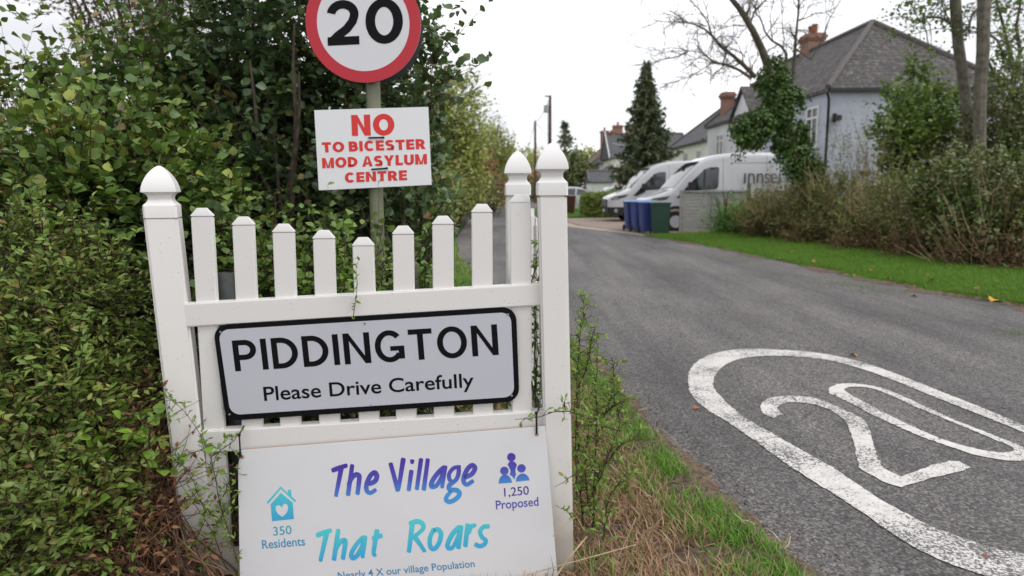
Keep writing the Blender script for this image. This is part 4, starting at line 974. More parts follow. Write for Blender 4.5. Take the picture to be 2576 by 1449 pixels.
# ------------------------------------------------------------------ vehicles
def glossy(name, col, rough=.22): return M(name, col, rough, coat=.6)
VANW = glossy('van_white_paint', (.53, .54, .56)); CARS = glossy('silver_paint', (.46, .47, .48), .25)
TRIM = M('black_trim', (.018, .018, .02), .5); TYRE = M('tyre_rubber', (.016, .016, .017), .85); STEEL = M('wheel_trim', (.45, .46, .48), .35)
VGLASS = M('vehicle_glass', (.012, .02, .022), .05, spec=.9); LENS = M('headlamp_lens', (.30, .31, .33), .12, spec=.9); LAMPD = M('headlamp_dark', (.05, .055, .065), .2)
SEAM = M('panel_seam', (.12, .12, .125), .6)
class Body:
    def __init__(s, top, bot, hw, tumble, arches, R, L, rr=.13):
        s.top, s.bot, s.hw, s.tumble, s.arches, s.R, s.L, s.rr = top, bot, hw, tumble, arches, R, L, rr
    def zt(s, x): return float(np.interp(x, *zip(*s.top)))
    def zb(s, x):
        z = float(np.interp(x, *zip(*s.bot)))
        for a in s.arches:
            if abs(x - a) < s.R: z = max(z, .34 + math.sqrt(s.R ** 2 - (x - a) ** 2))
        return z
    def w(s, x, z):
        b = float(np.interp(x, *zip(*s.hw))) - float(np.interp(z, *zip(*s.tumble)))
        d = max(0., s.zt(x) - z); r = s.rr
        if d < r: b = b - r + math.sqrt(max(0, r * r - (r - d) ** 2))
        return b
    def loft(s, x0, x1, z0=None, z1=None, off=0., nx=90):
        xs = np.linspace(x0, x1, nx); rings = []
        t = np.r_[np.linspace(0, .85, 9), 1 - .15 * (1 - np.linspace(0, 1, 7)[1:]) ** 2]
        for x in xs:
            b, tp = s.zb(x), s.zt(x) + off
            if z0 is not None: b = max(b, z0)
            if z1 is not None: tp = min(tp, z1)
            tp = max(tp, b + .002)
            zz = b + (tp - b) * t; ww = [s.w(x, min(z, s.zt(x))) + off for z in zz]
            rings.append([(x, -w_, z) for w_, z in zip(ww, zz)] + [(x, w_, z) for w_, z in zip(ww[::-1], zz[::-1])])
        return MB().loops(rings)
    def side(s, poly, off=.006, n=None):               # panel on the left flank (y<0), follows the body
        bm = bmesh.new(); vs = [bm.verts.new((x, 0, z)) for x, z in poly]; bm.faces.new(vs)
        bmesh.ops.triangulate(bm, faces=bm.faces[:]); bmesh.ops.subdivide_edges(bm, edges=bm.edges[:], cuts=3, use_grid_fill=True); bmesh.ops.triangulate(bm, faces=bm.faces[:])
        V = [(v.co.x, -s.w(v.co.x, v.co.z) - off, v.co.z) for v in bm.verts]; bm.verts.index_update()
        F = [tuple(v.index for v in f.verts) for f in bm.faces]; bm.free(); m = MB(); m.add(V, F); return m
    def across(s, x0, x1, inset, off=.006, n=14):      # screen following the top line
        rings = []
        for x in np.linspace(x0, x1, n):
            z = s.zt(x); w_ = s.w(x, z - .12) - inset
            rings.append([(x - off * .7, -w_, z + off), (x - off * .7 - .01, 0, z + off + .015), (x - off * .7, w_, z + off)])
        return MB().loops(rings, cap=False, close=False)
def wheel(parent, x, y, r, wd, name='wheel', side=-1):
    w_ = MB().lathe([(r * .62, -wd / 2), (r * .95, -wd / 2), (r, -wd / 2 + .03), (r, wd / 2 - .03), (r * .95, wd / 2), (r * .62, wd / 2)], 32, (x, y, r), 'y', False).build(name, TYRE, parent, smooth=True)
    MB().lathe([(.02, side * wd * .40), (r * .20, side * wd * .40), (r * .25, side * wd * .30), (r * .60, side * wd * .30), (r * .65, side * wd * .46)], 32, (x, y, r), 'y').build('hub_cap', STEEL, w_, smooth=True)
    h = MB()
    for k in range(10):
        a = 2 * math.pi * k / 10; cx, cz = x + math.cos(a) * r * .46, r + math.sin(a) * r * .46
        h.lathe([(.035, side * wd * .30), (.035, side * wd * .335)], 8, (cx, y, cz), 'y')
    h.build('trim_holes', TYRE, w_)
    return w_
def make_van(name, label, loc, rz, text=True):
    V = thing(name, label, 'van', (0, 0, 0))
    B = Body(top=[(0, .98), (.03, 1.06), (.12, 1.13), (.35, 1.22), (.62, 1.31), (.90, 1.42), (1.0, 1.50), (1.45, 2.00), (1.75, 2.28), (1.95, 2.42), (2.2, 2.53), (2.55, 2.61), (3.1, 2.66), (5.6, 2.66), (5.85, 2.63), (5.95, 2.52), (5.98, 2.4)],
             bot=[(0, .34), (.3, .30), (5.6, .33), (5.98, .42)], hw=[(0, .80), (.06, .87), (.2, .94), (.5, 1.0), (1.0, 1.03), (5.7, 1.03), (5.98, .98)],
             tumble=[(0, .02), (.6, 0), (1.3, .0), (2.0, .07), (2.7, .17)], arches=(1.08, 4.78), R=.44, L=5.98)
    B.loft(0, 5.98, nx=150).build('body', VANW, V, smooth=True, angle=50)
    B.loft(-.015, .62, z1=.66, off=.012, nx=24).build('bumper', TRIM, V, smooth=True)
    B.loft(1.53, 4.33, z0=.30, z1=.50, off=.012, nx=8).build('sill', TRIM, V)
    for a in (1.08, 4.78):
        m = MB(); rings = []
        for t in np.linspace(math.pi * .02, math.pi * .98, 22):
            cx, cz, sx_, sz = a, .34, math.cos(t), math.sin(t); rg = []
            for rr_, dd in ((.44, .012), (.54, .012), (.54, -.03), (.44, -.03)):
                x, z = cx + sx_ * rr_, cz + sz * rr_; rg.append((x, -B.w(max(x, .05), z) - dd, z))
            rings.append(rg)
        m.loops(rings).build('wheel_arch', TRIM, V)
    for a in (1.08, 4.78):
        wheel(V, a, -.90, .345, .23); wheel(V, a, .90, .345, .23, side=1)
    B.across(.98, 1.86, .08).build('windscreen', VGLASS, V, smooth=True)
    B.side([(1.30, 1.38), (1.62, 1.72), (2.02, 2.10), (2.22, 2.17), (2.50, 2.18), (2.53, 2.12), (2.50, 1.52), (2.44, 1.43), (1.60, 1.38)]).build('door_window', VGLASS, V)
    B.side([(1.06, 1.14), (1.30, 1.38), (1.60, 1.38), (1.62, 1.32), (1.28, 1.15)]).build('mirror_base', TRIM, V)
    B.side([(1.98, 1.44), (2.00, 2.10), (2.06, 2.12), (2.04, 1.44)], .008).build('window_bar', TRIM, V)
    mr = MB(); mr.box(1.42, 1.66, -1.30, -1.10, 1.40, 1.68); mr.box(1.48, 1.60, -1.12, -1.0, 1.40, 1.46); mr.build('wing_mirror', TRIM, V, bevel=.03)
    for yy in (-1, 1):
        pass
    B.side([(.10, 1.02), (.30, 1.14), (.86, 1.21), (.74, 1.10), (.40, 1.0), (.16, .96)], .008).build('headlight', LAMPD, V)
    B.side([(.16, 1.01), (.30, 1.09), (.44, 1.10), (.40, 1.03), (.22, .98)], .014).build('headlight_lens', LENS, V)
    MB().box(-.03, .02, -.62, .62, .66, 1.0).build('grille', TRIM, V, bevel=.01)
    gb = MB()
    for z in (.74, .84, .93): gb.box(-.045, -.03, -.58, .58, z - .012, z + .012)
    gb.build('grille_bars', STEEL, V)
    MB().box(-.05, -.032, -.26, .26, .44, .55).build('number_plate', M('plate_white', (.6, .6, .55), .4), V)
    MB().lathe([(.02, -.0), (.07, -.006), (.09, .0)], 16, (.34, -.985, .50), 'y').build('fog_lamp', LENS, V)
    for nm, pl_ in (('door_seam', [(2.66, .52), (2.66, 2.48), (2.672, 2.48), (2.672, .52)]), ('sliding_door_seam', [(4.15, .85), (4.15, 2.56), (4.162, 2.56), (4.162, .85)]),
                    ('side_rail', [(2.9, 1.30), (5.8, 1.30), (5.8, 1.335), (2.9, 1.335)]), ('roof_crease', [(2.9, 2.30), (5.8, 2.30), (5.8, 2.315), (2.9, 2.315)])):
        B.side(pl_, .004).build(nm, SEAM, V)
    B.side([(5.86, 1.1), (5.86, 1.9), (5.94, 1.9), (5.94, 1.1)], .006).build('tail_light', M('tail_red', (.25, .01, .012), .2), V)
    MB().box(3.36, 3.415, -1.046, -1.036, 1.62, 1.96).build('side_lettering', M('van_lettering', (.03, .03, .035), .5), V)
    lettering('side_lettering', 'nn', (3.50, -1.034, 1.62), (4.02, -1.034, 1.62), (0, .03, .50), bpy.data.materials['van_lettering'], V, bold=.0, z=.012, world=False)
    lettering('side_lettering', 'serve', (4.06, -1.034, 1.62), (5.22, -1.034, 1.62), (0, .03, .50), M('van_lettering_light', (.09, .09, .095), .5), V, bold=-.004, z=.012, world=False)
    V.location = loc; V.rotation_euler = (0, 0, rz); return V
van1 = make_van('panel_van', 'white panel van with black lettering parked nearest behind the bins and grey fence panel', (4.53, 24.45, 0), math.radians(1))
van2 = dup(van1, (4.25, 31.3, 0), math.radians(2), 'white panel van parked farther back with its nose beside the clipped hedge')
def make_car(name, label, loc, rz, paint):
    c_ = thing(name, label, 'car', (0, 0, 0))
    B = Body(top=[(0, .72), (.05, .80), (.3, .90), (1.0, 1.02), (1.15, 1.06), (1.75, 1.42), (2.1, 1.54), (2.8, 1.60), (3.7, 1.56), (4.15, 1.30), (4.3, 1.05), (4.36, .9)], bot=[(0, .30), (.4, .24), (4.0, .26), (4.36, .4)],
             hw=[(0, .62), (.15, .78), (.6, .88), (3.8, .88), (4.36, .74)], tumble=[(0, .03), (.6, 0), (.98, .02), (1.6, .24)], arches=(.82, 3.5), R=.36, L=4.36, rr=.1)
    B.loft(0, 4.36, nx=110).build('body', paint, c_, smooth=True, angle=50)
    for a in (.82, 3.5):
        wheel(c_, a, -.76, .31, .2); wheel(c_, a, .76, .31, .2, side=1)
    B.across(1.2, 2.02, .05).build('windscreen', VGLASS, c_, smooth=True)
    for sgn in (1, -1):
        for pl_ in ([(1.42, 1.06), (1.95, 1.40), (2.35, 1.47), (2.40, 1.07)], [(2.50, 1.07), (2.46, 1.48), (3.25, 1.46), (3.30, 1.08)], [(3.40, 1.09), (3.36, 1.45), (3.62, 1.42), (3.86, 1.14)]):
            m = B.side(pl_)
            m.v = [(x, y * -sgn * -1 if sgn > 0 else -y, z) for x, y, z in m.v]; m.build('side_window', VGLASS, c_)
    MB().box(1.5, 1.68, -1.02, -.86, 1.05, 1.18).build('wing_mirror', paint, c_, bevel=.03)
    MB().box(1.5, 1.68, .86, 1.02, 1.05, 1.18).build('wing_mirror', paint, c_, bevel=.03)
    m = B.side([(.12, .74), (.3, .84), (.62, .88), (.5, .76)], .008); m.build('headlight', LENS, c_)
    m = B.side([(.12, .74), (.3, .84), (.62, .88), (.5, .76)], .008); m.v = [(x, -y, z) for x, y, z in m.v]; m.build('headlight', LENS, c_)
    B.loft(-.01, .4, z1=.46, off=.01, nx=14).build('bumper', TRIM, c_)
    c_.location = loc; c_.rotation_euler = (0, 0, rz); return c_
car1 = make_car('parked_car', 'silver car seen between the white gate post and the clipped hedge', (6.6, 44.5, 0), math.radians(176), CARS)
car2 = dup(car1, (10.4, 48.5, 0), math.radians(184), 'pale car with only its roof showing above the clipped hedge')

# ------------------------------------------------------------------ wheelie bins
def make_bin(name, label, col, lid, loc, rz, group=None):
    t = thing(name, label, 'wheelie bin', (0, 0, 0), 0, group); bm_ = M('bin_' + col[0], col[1], .5, .12, 8); lm = M('lid_' + col[0], lid, .35)
    rings = []
    for z, wx, y0, y1 in ((.06, .215, -.22, .20), (.10, .235, -.25, .22), (.5, .262, -.31, .26), (.93, .285, -.36, .30), (.94, .30, -.375, .31), (.985, .30, -.375, .31)):
        k = .05; rings.append([(-wx + k, y0, z), (wx - k, y0, z), (wx, y0 + k, z), (wx, y1 - k, z), (wx - k, y1, z), (-wx + k, y1, z), (-wx, y1 - k, z), (-wx, y0 + k, z)])
    MB().loops(rings).build('bin_body', bm_, t)
    rings = []
    for z, g in ((.99, .015), (1.012, .02), (1.03, -.01), (1.055, -.09), (1.062, -.2)):
        wx, y0, y1 = .30 + g, -.375 - g, .33 + g * .3; k = .06
        rings.append([(-wx + k, y0, z), (wx - k, y0, z), (wx, y0 + k, z), (wx, y1 - k, z), (wx - k, y1, z), (-wx + k, y1, z), (-wx, y1 - k, z), (-wx, y0 + k, z)])
    MB().loops(rings).build('lid', lm, t, smooth=True, angle=35)
    MB().tube([(-.24, .36, .98), (-.24, .43, .985), (.24, .43, .985), (.24, .36, .98)], .017, 8).build('handle', bm_, t)
    MB().tube([(-.26, .21, .10), (.26, .21, .10)], .013, 8).build('axle', TRIM, t)
    for sx_ in (-.27, .27):
        MB().lathe([(.03, -.028), (.09, -.028), (.10, -.018), (.10, .018), (.09, .028), (.03, .028)], 24, (sx_, .22, .10), 'x').build('wheel', TYRE, t, smooth=True)
    t.location = loc; t.rotation_euler = (0, 0, rz); return t
GREEN = ('dark_green', (.028, .075, .055)); BLUE = ('blue', (.032, .058, .22)); BROWN = ('brown', (.10, .035, .022))
make_bin('wheelie_bin', 'dark green wheelie bin at the right end of the row beside the drive', GREEN, (.06, .11, .08), gr(1664, 594)[:3] * [1, 1, 0] + [0, .25, .03], math.radians(-8), 'wheelie bins at the drive entrance')
BB = [(1636, 590.5), (1615, 586.5), (1596, 583)]
b1 = make_bin('wheelie_bin', 'blue wheelie bin next to the green bin', BLUE, (.08, .19, .48), gr(*BB[0])[:3] * [1, 1, 0] + [0, .35, .03], math.radians(4), 'wheelie bins at the drive entrance')
dup(b1, gr(*BB[1]) * [1, 1, 0] + [0, .35, .03], math.radians(7), 'middle blue wheelie bin of the three in the row')
dup(b1, gr(*BB[2]) * [1, 1, 0] + [0, .35, .02], math.radians(3), 'blue wheelie bin at the left end of the row by the white van')
make_bin('wheelie_bin', 'brown wheelie bin standing on the grass beyond the white gate post', BROWN, (.10, .03, .02), gr(1433, 540) * [1, 1, 0] + [0, .3, .05], math.radians(15))

# ------------------------------------------------------------------ grey timber fence panel by the drive
fpn = thing('fence_panel', 'grey painted overlapped timber fence panel beside the lawn', 'fence', (6.8, 22.4, .05))
FX0, FX1, FYP = at(1717, 500, 22.3)[0], at(1877, 500, 22.3)[0], 22.3
GREYW = M('grey_timber_paint', (.36, .36, .34), .8, .2, 6, stretch=(1, 1, 6), bmp=.3, bscale=30)
mb = MB()
for k in range(11):
    z = .10 + k * .112; mb.add([(FX0 + .05, FYP, z), (FX1, FYP, z), (FX1, FYP + .012, z + .13), (FX0 + .05, FYP + .012, z + .13), (FX0 + .05, FYP + .02, z), (FX1, FYP + .02, z), (FX1, FYP + .026, z + .13), (FX0 + .05, FYP + .026, z + .13)],
                               [(0, 1, 2, 3), (7, 6, 5, 4), (0, 4, 5, 1), (3, 2, 6, 7), (1, 5, 6, 2), (0, 3, 7, 4)])
mb.build('boards', GREYW, fpn, world=True)
for x in (FX0 + .02, FX0 + .98): MB().box(x - .022, x + .022, FYP - .03, FYP - .004, .06, 1.36).build('batten', GREYW, fpn, world=True)
MB().box(FX0 - .01, FX1 + .02, FYP - .04, FYP + .05, 1.362, 1.40).build('capping', GREYW, fpn, world=True)
MB().box(FX1 + .03, FX1 + .13, FYP - .03, FYP + .07, -.1, 1.62).build('post', M('grey_post', (.18, .16, .14), .9, .3, 9), fpn, world=True)
MB().box(FX0 - .08, FX0 - .012, FYP - .02, FYP + .06, -.1, 1.42).build('post', GREYW, fpn, world=True)

# ------------------------------------------------------------------ poles, wires, flag
def utility_pole(label, x, ytop, Y, r=.13, arm=False, trans=False):
    b = at(x, 470, Y); ztop = at(x, ytop, Y)[2]; t = thing('utility_pole', label, 'pole', (b[0], Y, 0), 0, 'utility poles along the lane')
    MB().tube([(b[0], Y, -.3), (b[0], Y, ztop * .5), (b[0], Y, ztop)], [r * 1.25, r, r * .8], 10).build('pole', M('pole_wood', (.105, .062, .045), .9, .3, 4), t, smooth=True, world=True)
    if trans:
        m = MB(); m.lathe([(.05, 0), (.2, .02), (.2, .62), (.05, .66)], 14, (b[0] - .34, Y - .1, ztop - 1.45), 'z'); m.build('transformer', GALV, t, world=True, smooth=True)
        MB().box(b[0] - .45, b[0] + .1, Y - .07, Y + .05, ztop - .12, ztop - .02).build('cross_arm', GUTTER, t, world=True)
        MB().tube([(b[0] - .2, Y - .16, ztop - .5), (b[0] - .14, Y - .16, .5)], .025, 6).build('cable_conduit', GUTTER, t, world=True)
    else:
        MB().lathe([(.02, 0), (.05, .02), (.05, .10), (.02, .13)], 8, (b[0], Y, ztop), 'z').build('insulator', GALV, t, world=True)
    return np.array([b[0], Y, ztop - .1])
pA = utility_pole('tall brown utility pole with a transformer near its top', 1383.5, 240, 60, .15, trans=True)
pB = utility_pole('slimmer brown utility pole left of the transformer pole', 1346.5, 305, 72, .14)
pC = utility_pole('small distant utility pole above the russet trees', 1303, 402, 125, .13)
def wire(a, b, sag, label, r=.012, n=14):
    p = [np.asarray(a) * (1 - s) + np.asarray(b) * s - [0, 0, sag * 4 * s * (1 - s)] for s in np.linspace(0, 1, n)]
    t = thing('overhead_wire', label, 'wire', p[0], 0, 'overhead wires'); MB().tube(p, r, 4).build('cable', GUTTER, t, world=True)
wire(pB, pC, 1.2, 'overhead wire from the slim pole to the small distant pole', .02)
wire(pA, pB, .4, 'overhead wire between the transformer pole and the slim pole', .016)
wire(pB, at(1480, 395, 90), .8, 'overhead wire sagging from the slim pole towards the far brick house', .016)
wire(at(1540, 360, 48), at(1775, 376, 46), .25, 'pale service cable crossing in front of the tall conifer', .018)
bpy.data.objects['overhead_wire.003'].children[0].data.materials[0] = M('pale_cable', (.5, .5, .5), .6)
fl = thing('flag', 'white flag with red cross hanging limp from a sloping pole', 'flag', at(1570, 470, 60) * [1, 1, 0])
fa, fb = at(1590, 480, 60), at(1548, 400, 60)
MB().tube([fa, fb], .03, 8).build('flag_pole', UPVC, fl, world=True)
mb = MB(); nx, nz_ = 10, 18; ft = at(1552, 410, 60); P_ = []
for i in range(nx + 1):
    for j in range(nz_ + 1):
        u, v = i / nx, j / nz_
        P_.append((ft[0] - .12 + u * (.32 + .25 * v) + .06 * math.sin(v * 7 + u * 3), 60 + .09 * math.sin(u * 9 + v * 2), ft[2] - v * 2.1 - u * .35 + .05 * math.sin(u * 12)))
mb.add(P_, [(i * (nz_ + 1) + j, (i + 1) * (nz_ + 1) + j, (i + 1) * (nz_ + 1) + j + 1, i * (nz_ + 1) + j + 1) for i in range(nx) for j in range(nz_)])
fo = mb.build('flag_cloth', M('flag_white', (.62, .62, .64), .8), fl, world=True, smooth=True)
fo.data.materials.append(M('flag_red', (.50, .02, .03), .8))
for k, p in enumerate(fo.data.polygons):
    i, j = divmod(k, nz_)
    if i in (4, 5) or j in (8, 9, 10): p.material_index = 1

# ------------------------------------------------------------------ leaf materials
L_ELM = leaf_mat('elm_leaves', [(.034, .066, .014), (.05, .095, .018), (.042, .078, .02), (.08, .125, .024), (.13, .155, .035)], .42, .22, (.02, .05, .012), brown=.03, gain=2.45)
L_DARK = leaf_mat('dark_elm_leaves', [(.030, .055, .024), (.042, .074, .028), (.032, .058, .030), (.070, .105, .034)], .38, .22, (.012, .034, .014), brown=.035)
L_BLACK = leaf_mat('blackthorn_leaves', [(.048, .095, .018), (.075, .135, .022), (.06, .115, .026), (.10, .155, .034), (.135, .145, .04)], .42, .25, (.05, .075, .02), brown=.05, gain=2.35)
L_BRAM = leaf_mat('bramble_leaves', [(.035, .07, .018), (.05, .10, .02), (.07, .11, .025), (.04, .075, .02)], .45, .2)
L_DEAD = leaf_mat('dead_leaves', [(.14, .065, .035), (.20, .10, .05), (.10, .05, .03), (.24, .15, .08)], .8, .12, gain=1.15)
L_BROWN = leaf_mat('thin_brown_leaves', [(.10, .075, .035), (.13, .085, .045), (.08, .08, .03)], .7, .25, gain=1.5)
L_FAR1 = leaf_mat('lane_tree_leaves', [(.13, .175, .04), (.165, .215, .05), (.20, .24, .075), (.13, .15, .045)], .6, .3, (.09, .10, .035), .5)
L_FAR2 = leaf_mat('russet_leaves', [(.13, .06, .04), (.16, .085, .05), (.10, .08, .035), (.09, .05, .035)], .7, .25)
L_OLIVE = leaf_mat('thicket_leaves', [(.058, .105, .026), (.075, .125, .032), (.095, .13, .042), (.08, .10, .035), (.15, .125, .06)], .6, .28, (.085, .085, .035), .8)
L_HAW = leaf_mat('hawthorn_leaves', [(.03, .06, .016), (.042, .078, .02), (.058, .095, .028), (.05, .06, .022)], .38, .18, (.06, .045, .022), 1.0, spec=.5)
L_SYC = leaf_mat('elder_leaves', [(.05, .092, .018), (.066, .118, .022), (.09, .145, .03), (.044, .078, .018)], .5, .28, (.034, .062, .015), 1.1)
L_IVY = leaf_mat('ivy_leaves', [(.020, .045, .010), (.03, .065, .013), (.042, .085, .016), (.02, .04, .010)], .4, .16, (.025, .055, .012), 1.4)
L_CON = leaf_mat('conifer_needles', [(.026, .046, .026), (.038, .062, .032), (.05, .07, .036), (.075, .075, .04)], .7, .15)
L_BOX = leaf_mat('clipped_hedge_leaves', [(.06, .095, .022), (.08, .12, .028), (.05, .085, .02), (.12, .13, .04)], .6, .2)

# ------------------------------------------------------------------ left: the overgrown hedge round the fence
C0 = lambda q: q[:, 1] > 0
plant('elm_shrub', 'broad leaved elm shrub with toothed leaves behind the left gate post', 'shrub', 11,
      [blob(250, 470, 3.7, 170, 150, .45), blob(400, 560, 3.75, 130, 170, .4), blob(90, 560, 3.6, 150, 130, .4), blob(520, 640, 3.7, 100, 130, .3), blob(300, 760, 3.75, 190, 190, .4), blob(120, 800, 3.7, 210, 220, .4)],
      2300, .23, 10, .053, 'broad', L_ELM, TWIG, root=(-2.2, 3.7, -.2), nstem=90, r0=.009, wood=.004, up=.2, clump=.07)
plant('elm_tree', 'dark leaved elm tree filling the space behind the speed limit sign', 'tree', 12,
      [blob(760, 90, 5.0, 240, 260, .6), blob(600, 330, 5.0, 210, 200, .6), blob(560, 150, 5.1, 110, 120, .4), blob(760, 400, 4.9, 290, 260, .6), blob(870, 330, 4.8, 105, 220, .45), blob(850, 560, 4.7, 150, 180, .5), blob(640, 600, 4.9, 280, 200, .5), blob(930, 650, 4.6, 110, 120, .4), blob(700, 760, 4.7, 330, 150, .5)],
      3500, .29, 11, .054, 'broad', L_DARK, BARK, root=at(760, 730, 4.95) * [1, 1, 0] + [0, 0, -.2], nstem=26, r0=.028, crown='crown', stem='trunk', up=.1, clump=.10,
      extra=[limbs(np.random.default_rng(3), at(728, 760, 4.3), np.array([at(735, 500, 4.3), at(628, 150, 4.2), at(752, 180, 4.2), at(690, 330, 4.2), at(740, 60, 4.15)]), .030, 8, .04)])
plant('hawthorn_shoots', 'upright leafy hawthorn shoots against the sky at the left edge', 'shrub', 13,
      [blob(70, 330, 4.3, 60, 90, .25), blob(185, 330, 4.4, 80, 80, .25), blob(310, 260, 4.5, 110, 90, .35), blob(88, 150, 4.3, 14, 120, .08), blob(20, 330, 4.2, 40, 90, .2), blob(420, 230, 4.8, 90, 110, .3), blob(20, 240, 4.3, 12, 40, .08), blob(130, 230, 4.3, 20, 60, .1)],
      330, .22, 8, .055, 'broad', L_ELM, TWIG, root=(-3.0, 4.6, -.2), nstem=26, r0=.010, up=.5, upb=.9)
plant('blackthorn_bush', 'narrow leaved blackthorn bush in the lower left corner nearest the viewer', 'shrub', 14,
      [blob(80, 740, 2.85, 170, 150, .3), blob(200, 850, 2.9, 120, 170, .25), blob(60, 1020, 2.6, 180, 200, .3), blob(200, 1060, 2.75, 100, 190, .22), blob(60, 1300, 2.4, 190, 180, .28), blob(180, 1350, 2.45, 110, 120, .2)],
      2700, .18, 12, .035, 'narrow', L_BLACK, TWIG, root=(-1.75, 2.75, -.2), nstem=110, r0=.008, wood=.0035, up=.1, clump=.042, per=16)
plant('hedge_undergrowth', 'dark mixed undergrowth between the left gate post and the blackthorn', 'shrub', 15,
      [blob(360, 900, 3.35, 80, 230, .2), blob(400, 1150, 3.3, 70, 200, .2), blob(310, 1000, 3.3, 110, 240, .25), blob(560, 950, 3.5, 120, 200, .25), blob(480, 700, 3.5, 60, 120, .2)],
      800, .20, 9, .046, 'broad', L_DARK, TWIG, root=(-1.75, 3.3, -.2), nstem=30, r0=.007)
plant('bramble', 'bramble with brighter leaves growing low between the pickets and the elm', 'shrub', 16,
      [blob(620, 690, 3.45, 110, 70, .25), blob(780, 690, 3.4, 80, 70, .25), blob(880, 700, 3.5, 80, 60, .2), blob(540, 640, 3.5, 50, 60, .2), blob(1000, 690, 3.6, 80, 50, .2), blob(700, 900, 3.5, 330, 220, .3), blob(1050, 900, 3.6, 230, 150, .3)],
      900, .22, 8, .040, 'broad', L_BRAM, TWIG, root=(-1.2, 3.6, -.2), nstem=30, r0=.005, up=.3)
plant('dry_bramble', 'dead brown bramble stems and curled leaves beside the left gate post', 'shrub', 17,
      [blob(350, 1080, 2.85, 60, 130, .12), blob(280, 1180, 2.62, 60, 120, .10), blob(320, 1300, 2.65, 110, 150, .15), blob(400, 1330, 2.75, 50, 130, .1), blob(270, 1420, 2.5, 150, 70, .15)],
      620, .24, 5, .030, 'narrow', L_DEAD, DEADB, root=(-1.35, 2.7, -.2), nstem=150, r0=.005, wood=.003, up=.0)
plant('young_bramble', 'bright green bramble leaves at the foot of the left gate post', 'shrub', 18,
      [blob(330, 1170, 2.55, 110, 80, .08), blob(390, 1130, 2.6, 60, 70, .06), blob(240, 1230, 2.5, 80, 70, .08)],
      26, .14, 4, .05, 'broad', leaf_mat('bright_leaves', [(.06, .14, .016), (.085, .165, .02), (.05, .11, .016), (.16, .17, .025)], .4, .3), TWIG, root=(-1.3, 2.6, -.2), nstem=16, r0=.003)
plant('brown_tree', 'thin brown leaved tree against the sky beyond the hedge', 'tree', 19,
      [blob(310, 30, 11, 130, 90, 1.1), blob(400, 90, 11, 100, 110, 1.0), blob(260, -70, 11, 150, 90, 1.1), blob(440, -40, 11, 120, 100, 1)],
      900, .5, 8, .075, 'narrow', L_BROWN, BARK, root=at(430, 500, 11) * [1, 1, 0] + [0, 0, -.2], nstem=60, r0=.05, crown='crown', stem='trunk')
plant('field_hedge', 'tall dense hedge in the field behind the elm and brambles', 'hedge', 20,
      [blob(150, 620, 8.5, 420, 200, 1.0), blob(600, 520, 9.5, 300, 250, 1.0), blob(880, 560, 9.5, 160, 180, .8), blob(-50, 620, 8, 350, 180, 1)],
      2200, .6, 8, .12, 'clump', L_DARK, BARK, root=(-4.5, 9, -.2), nstem=30, r0=.03)
plant('elm_sapling', 'leafy elm branch reaching into the sky right of the speed limit sign', 'shrub', 21,
      [blob(1090, 150, 4.4, 26, 60, .1), blob(1060, 230, 4.45, 50, 70, .15), blob(1020, 300, 4.5, 60, 90, .2), blob(1085, 350, 4.4, 14, 50, .1), blob(1060, 450, 4.4, 28, 70, .12), blob(1065, 570, 4.4, 40, 50, .12), blob(1140, 520, 4.3, 26, 14, .05), blob(1040, 650, 4.5, 50, 60, .2)],
      150, .26, 8, .058, 'broad', L_DARK, TWIG, root=at(1000, 720, 4.6) * [1, 1, 0] + [0, 0, -.2], nstem=24, r0=.010, up=.25, upb=.5)

# sprigs: hand-placed shoots, stems in pixels with a distance
def sprig(name, label, seed, stems, leaf, lm, n_per_m=60, kind='narrow', r=.0028, side=.05, wm=TWIG, cat_='shoot'):
    rng = np.random.default_rng(seed); LV = []; WV = []
    base = at(stems[0][0][0], stems[0][0][1], stems[0][0][2])
    for st in stems:
        p = np.array([at(*q) for q in st]); s = np.r_[0, np.cumsum(np.linalg.norm(np.diff(p, axis=0), axis=1))]
        k = max(6, int(s[-1] / .05)); u = np.linspace(0, s[-1], k); pl = np.c_[[np.interp(u, s, p[:, i]) for i in range(3)]].T
        pl[1:-1] += rng.normal(size=(k - 2, 3)) * .004
        WV.append(tubes(pl[None], (r * (1 - .7 * np.linspace(0, 1, k)))[None], 5))
        m = max(4, int(s[-1] * n_per_m)); q = rng.random(m) * s[-1]; lp = np.c_[[np.interp(q, u, pl[:, i]) for i in range(3)]].T
        d = nrm(rng.normal(size=(m, 3)) + [0, -.2, .45]); hasl = rng.random(m) < .5
        tip = lp + d * (side * rng.random((m, 1)))
        WV.append(tubes(np.stack([lp, (lp + tip) / 2, tip], 1), np.full((m, 3), r * .35), 3))
        for _ in range(2):
            dd = nrm(d + rng.normal(size=(m, 3)) * .7)
            LV.append(scatter(kind, tip - d * .01 * _, dd, nrm(rng.normal(size=(m, 3)) * .7 + [0, -.5, .7]), leaf * (.6 + .7 * rng.random(m))))
    t = thing(name, label, cat_, base)
    big_mesh('leaves', *cat(LV), lm, t); big_mesh('stems', *cat(WV), wm, t); return t
L_SPR = leaf_mat('shoot_leaves', [(.06, .12, .02), (.08, .16, .025), (.055, .10, .02), (.12, .17, .035)], .42, .3)
sprig('blackthorn_shoot', 'thin leafy shoot growing up in front of the middle of the top rail', 31, [[(888, 800, 2.735), (899, 740, 2.735), (895, 690, 2.735), (902, 650, 2.735)]], .024, L_SPR, 60, r=.0018, side=.02)
sprig('blackthorn_shoot', 'reddish leafy shoot beside the green sign pole behind the pickets', 32, [[(958, 735, 3.2), (962, 650, 3.2), (957, 560, 3.2)], [(960, 700, 3.2), (985, 660, 3.2)], [(930, 650, 3.2), (962, 700, 3.2)]], .026, L_SPR, 45, r=.003)
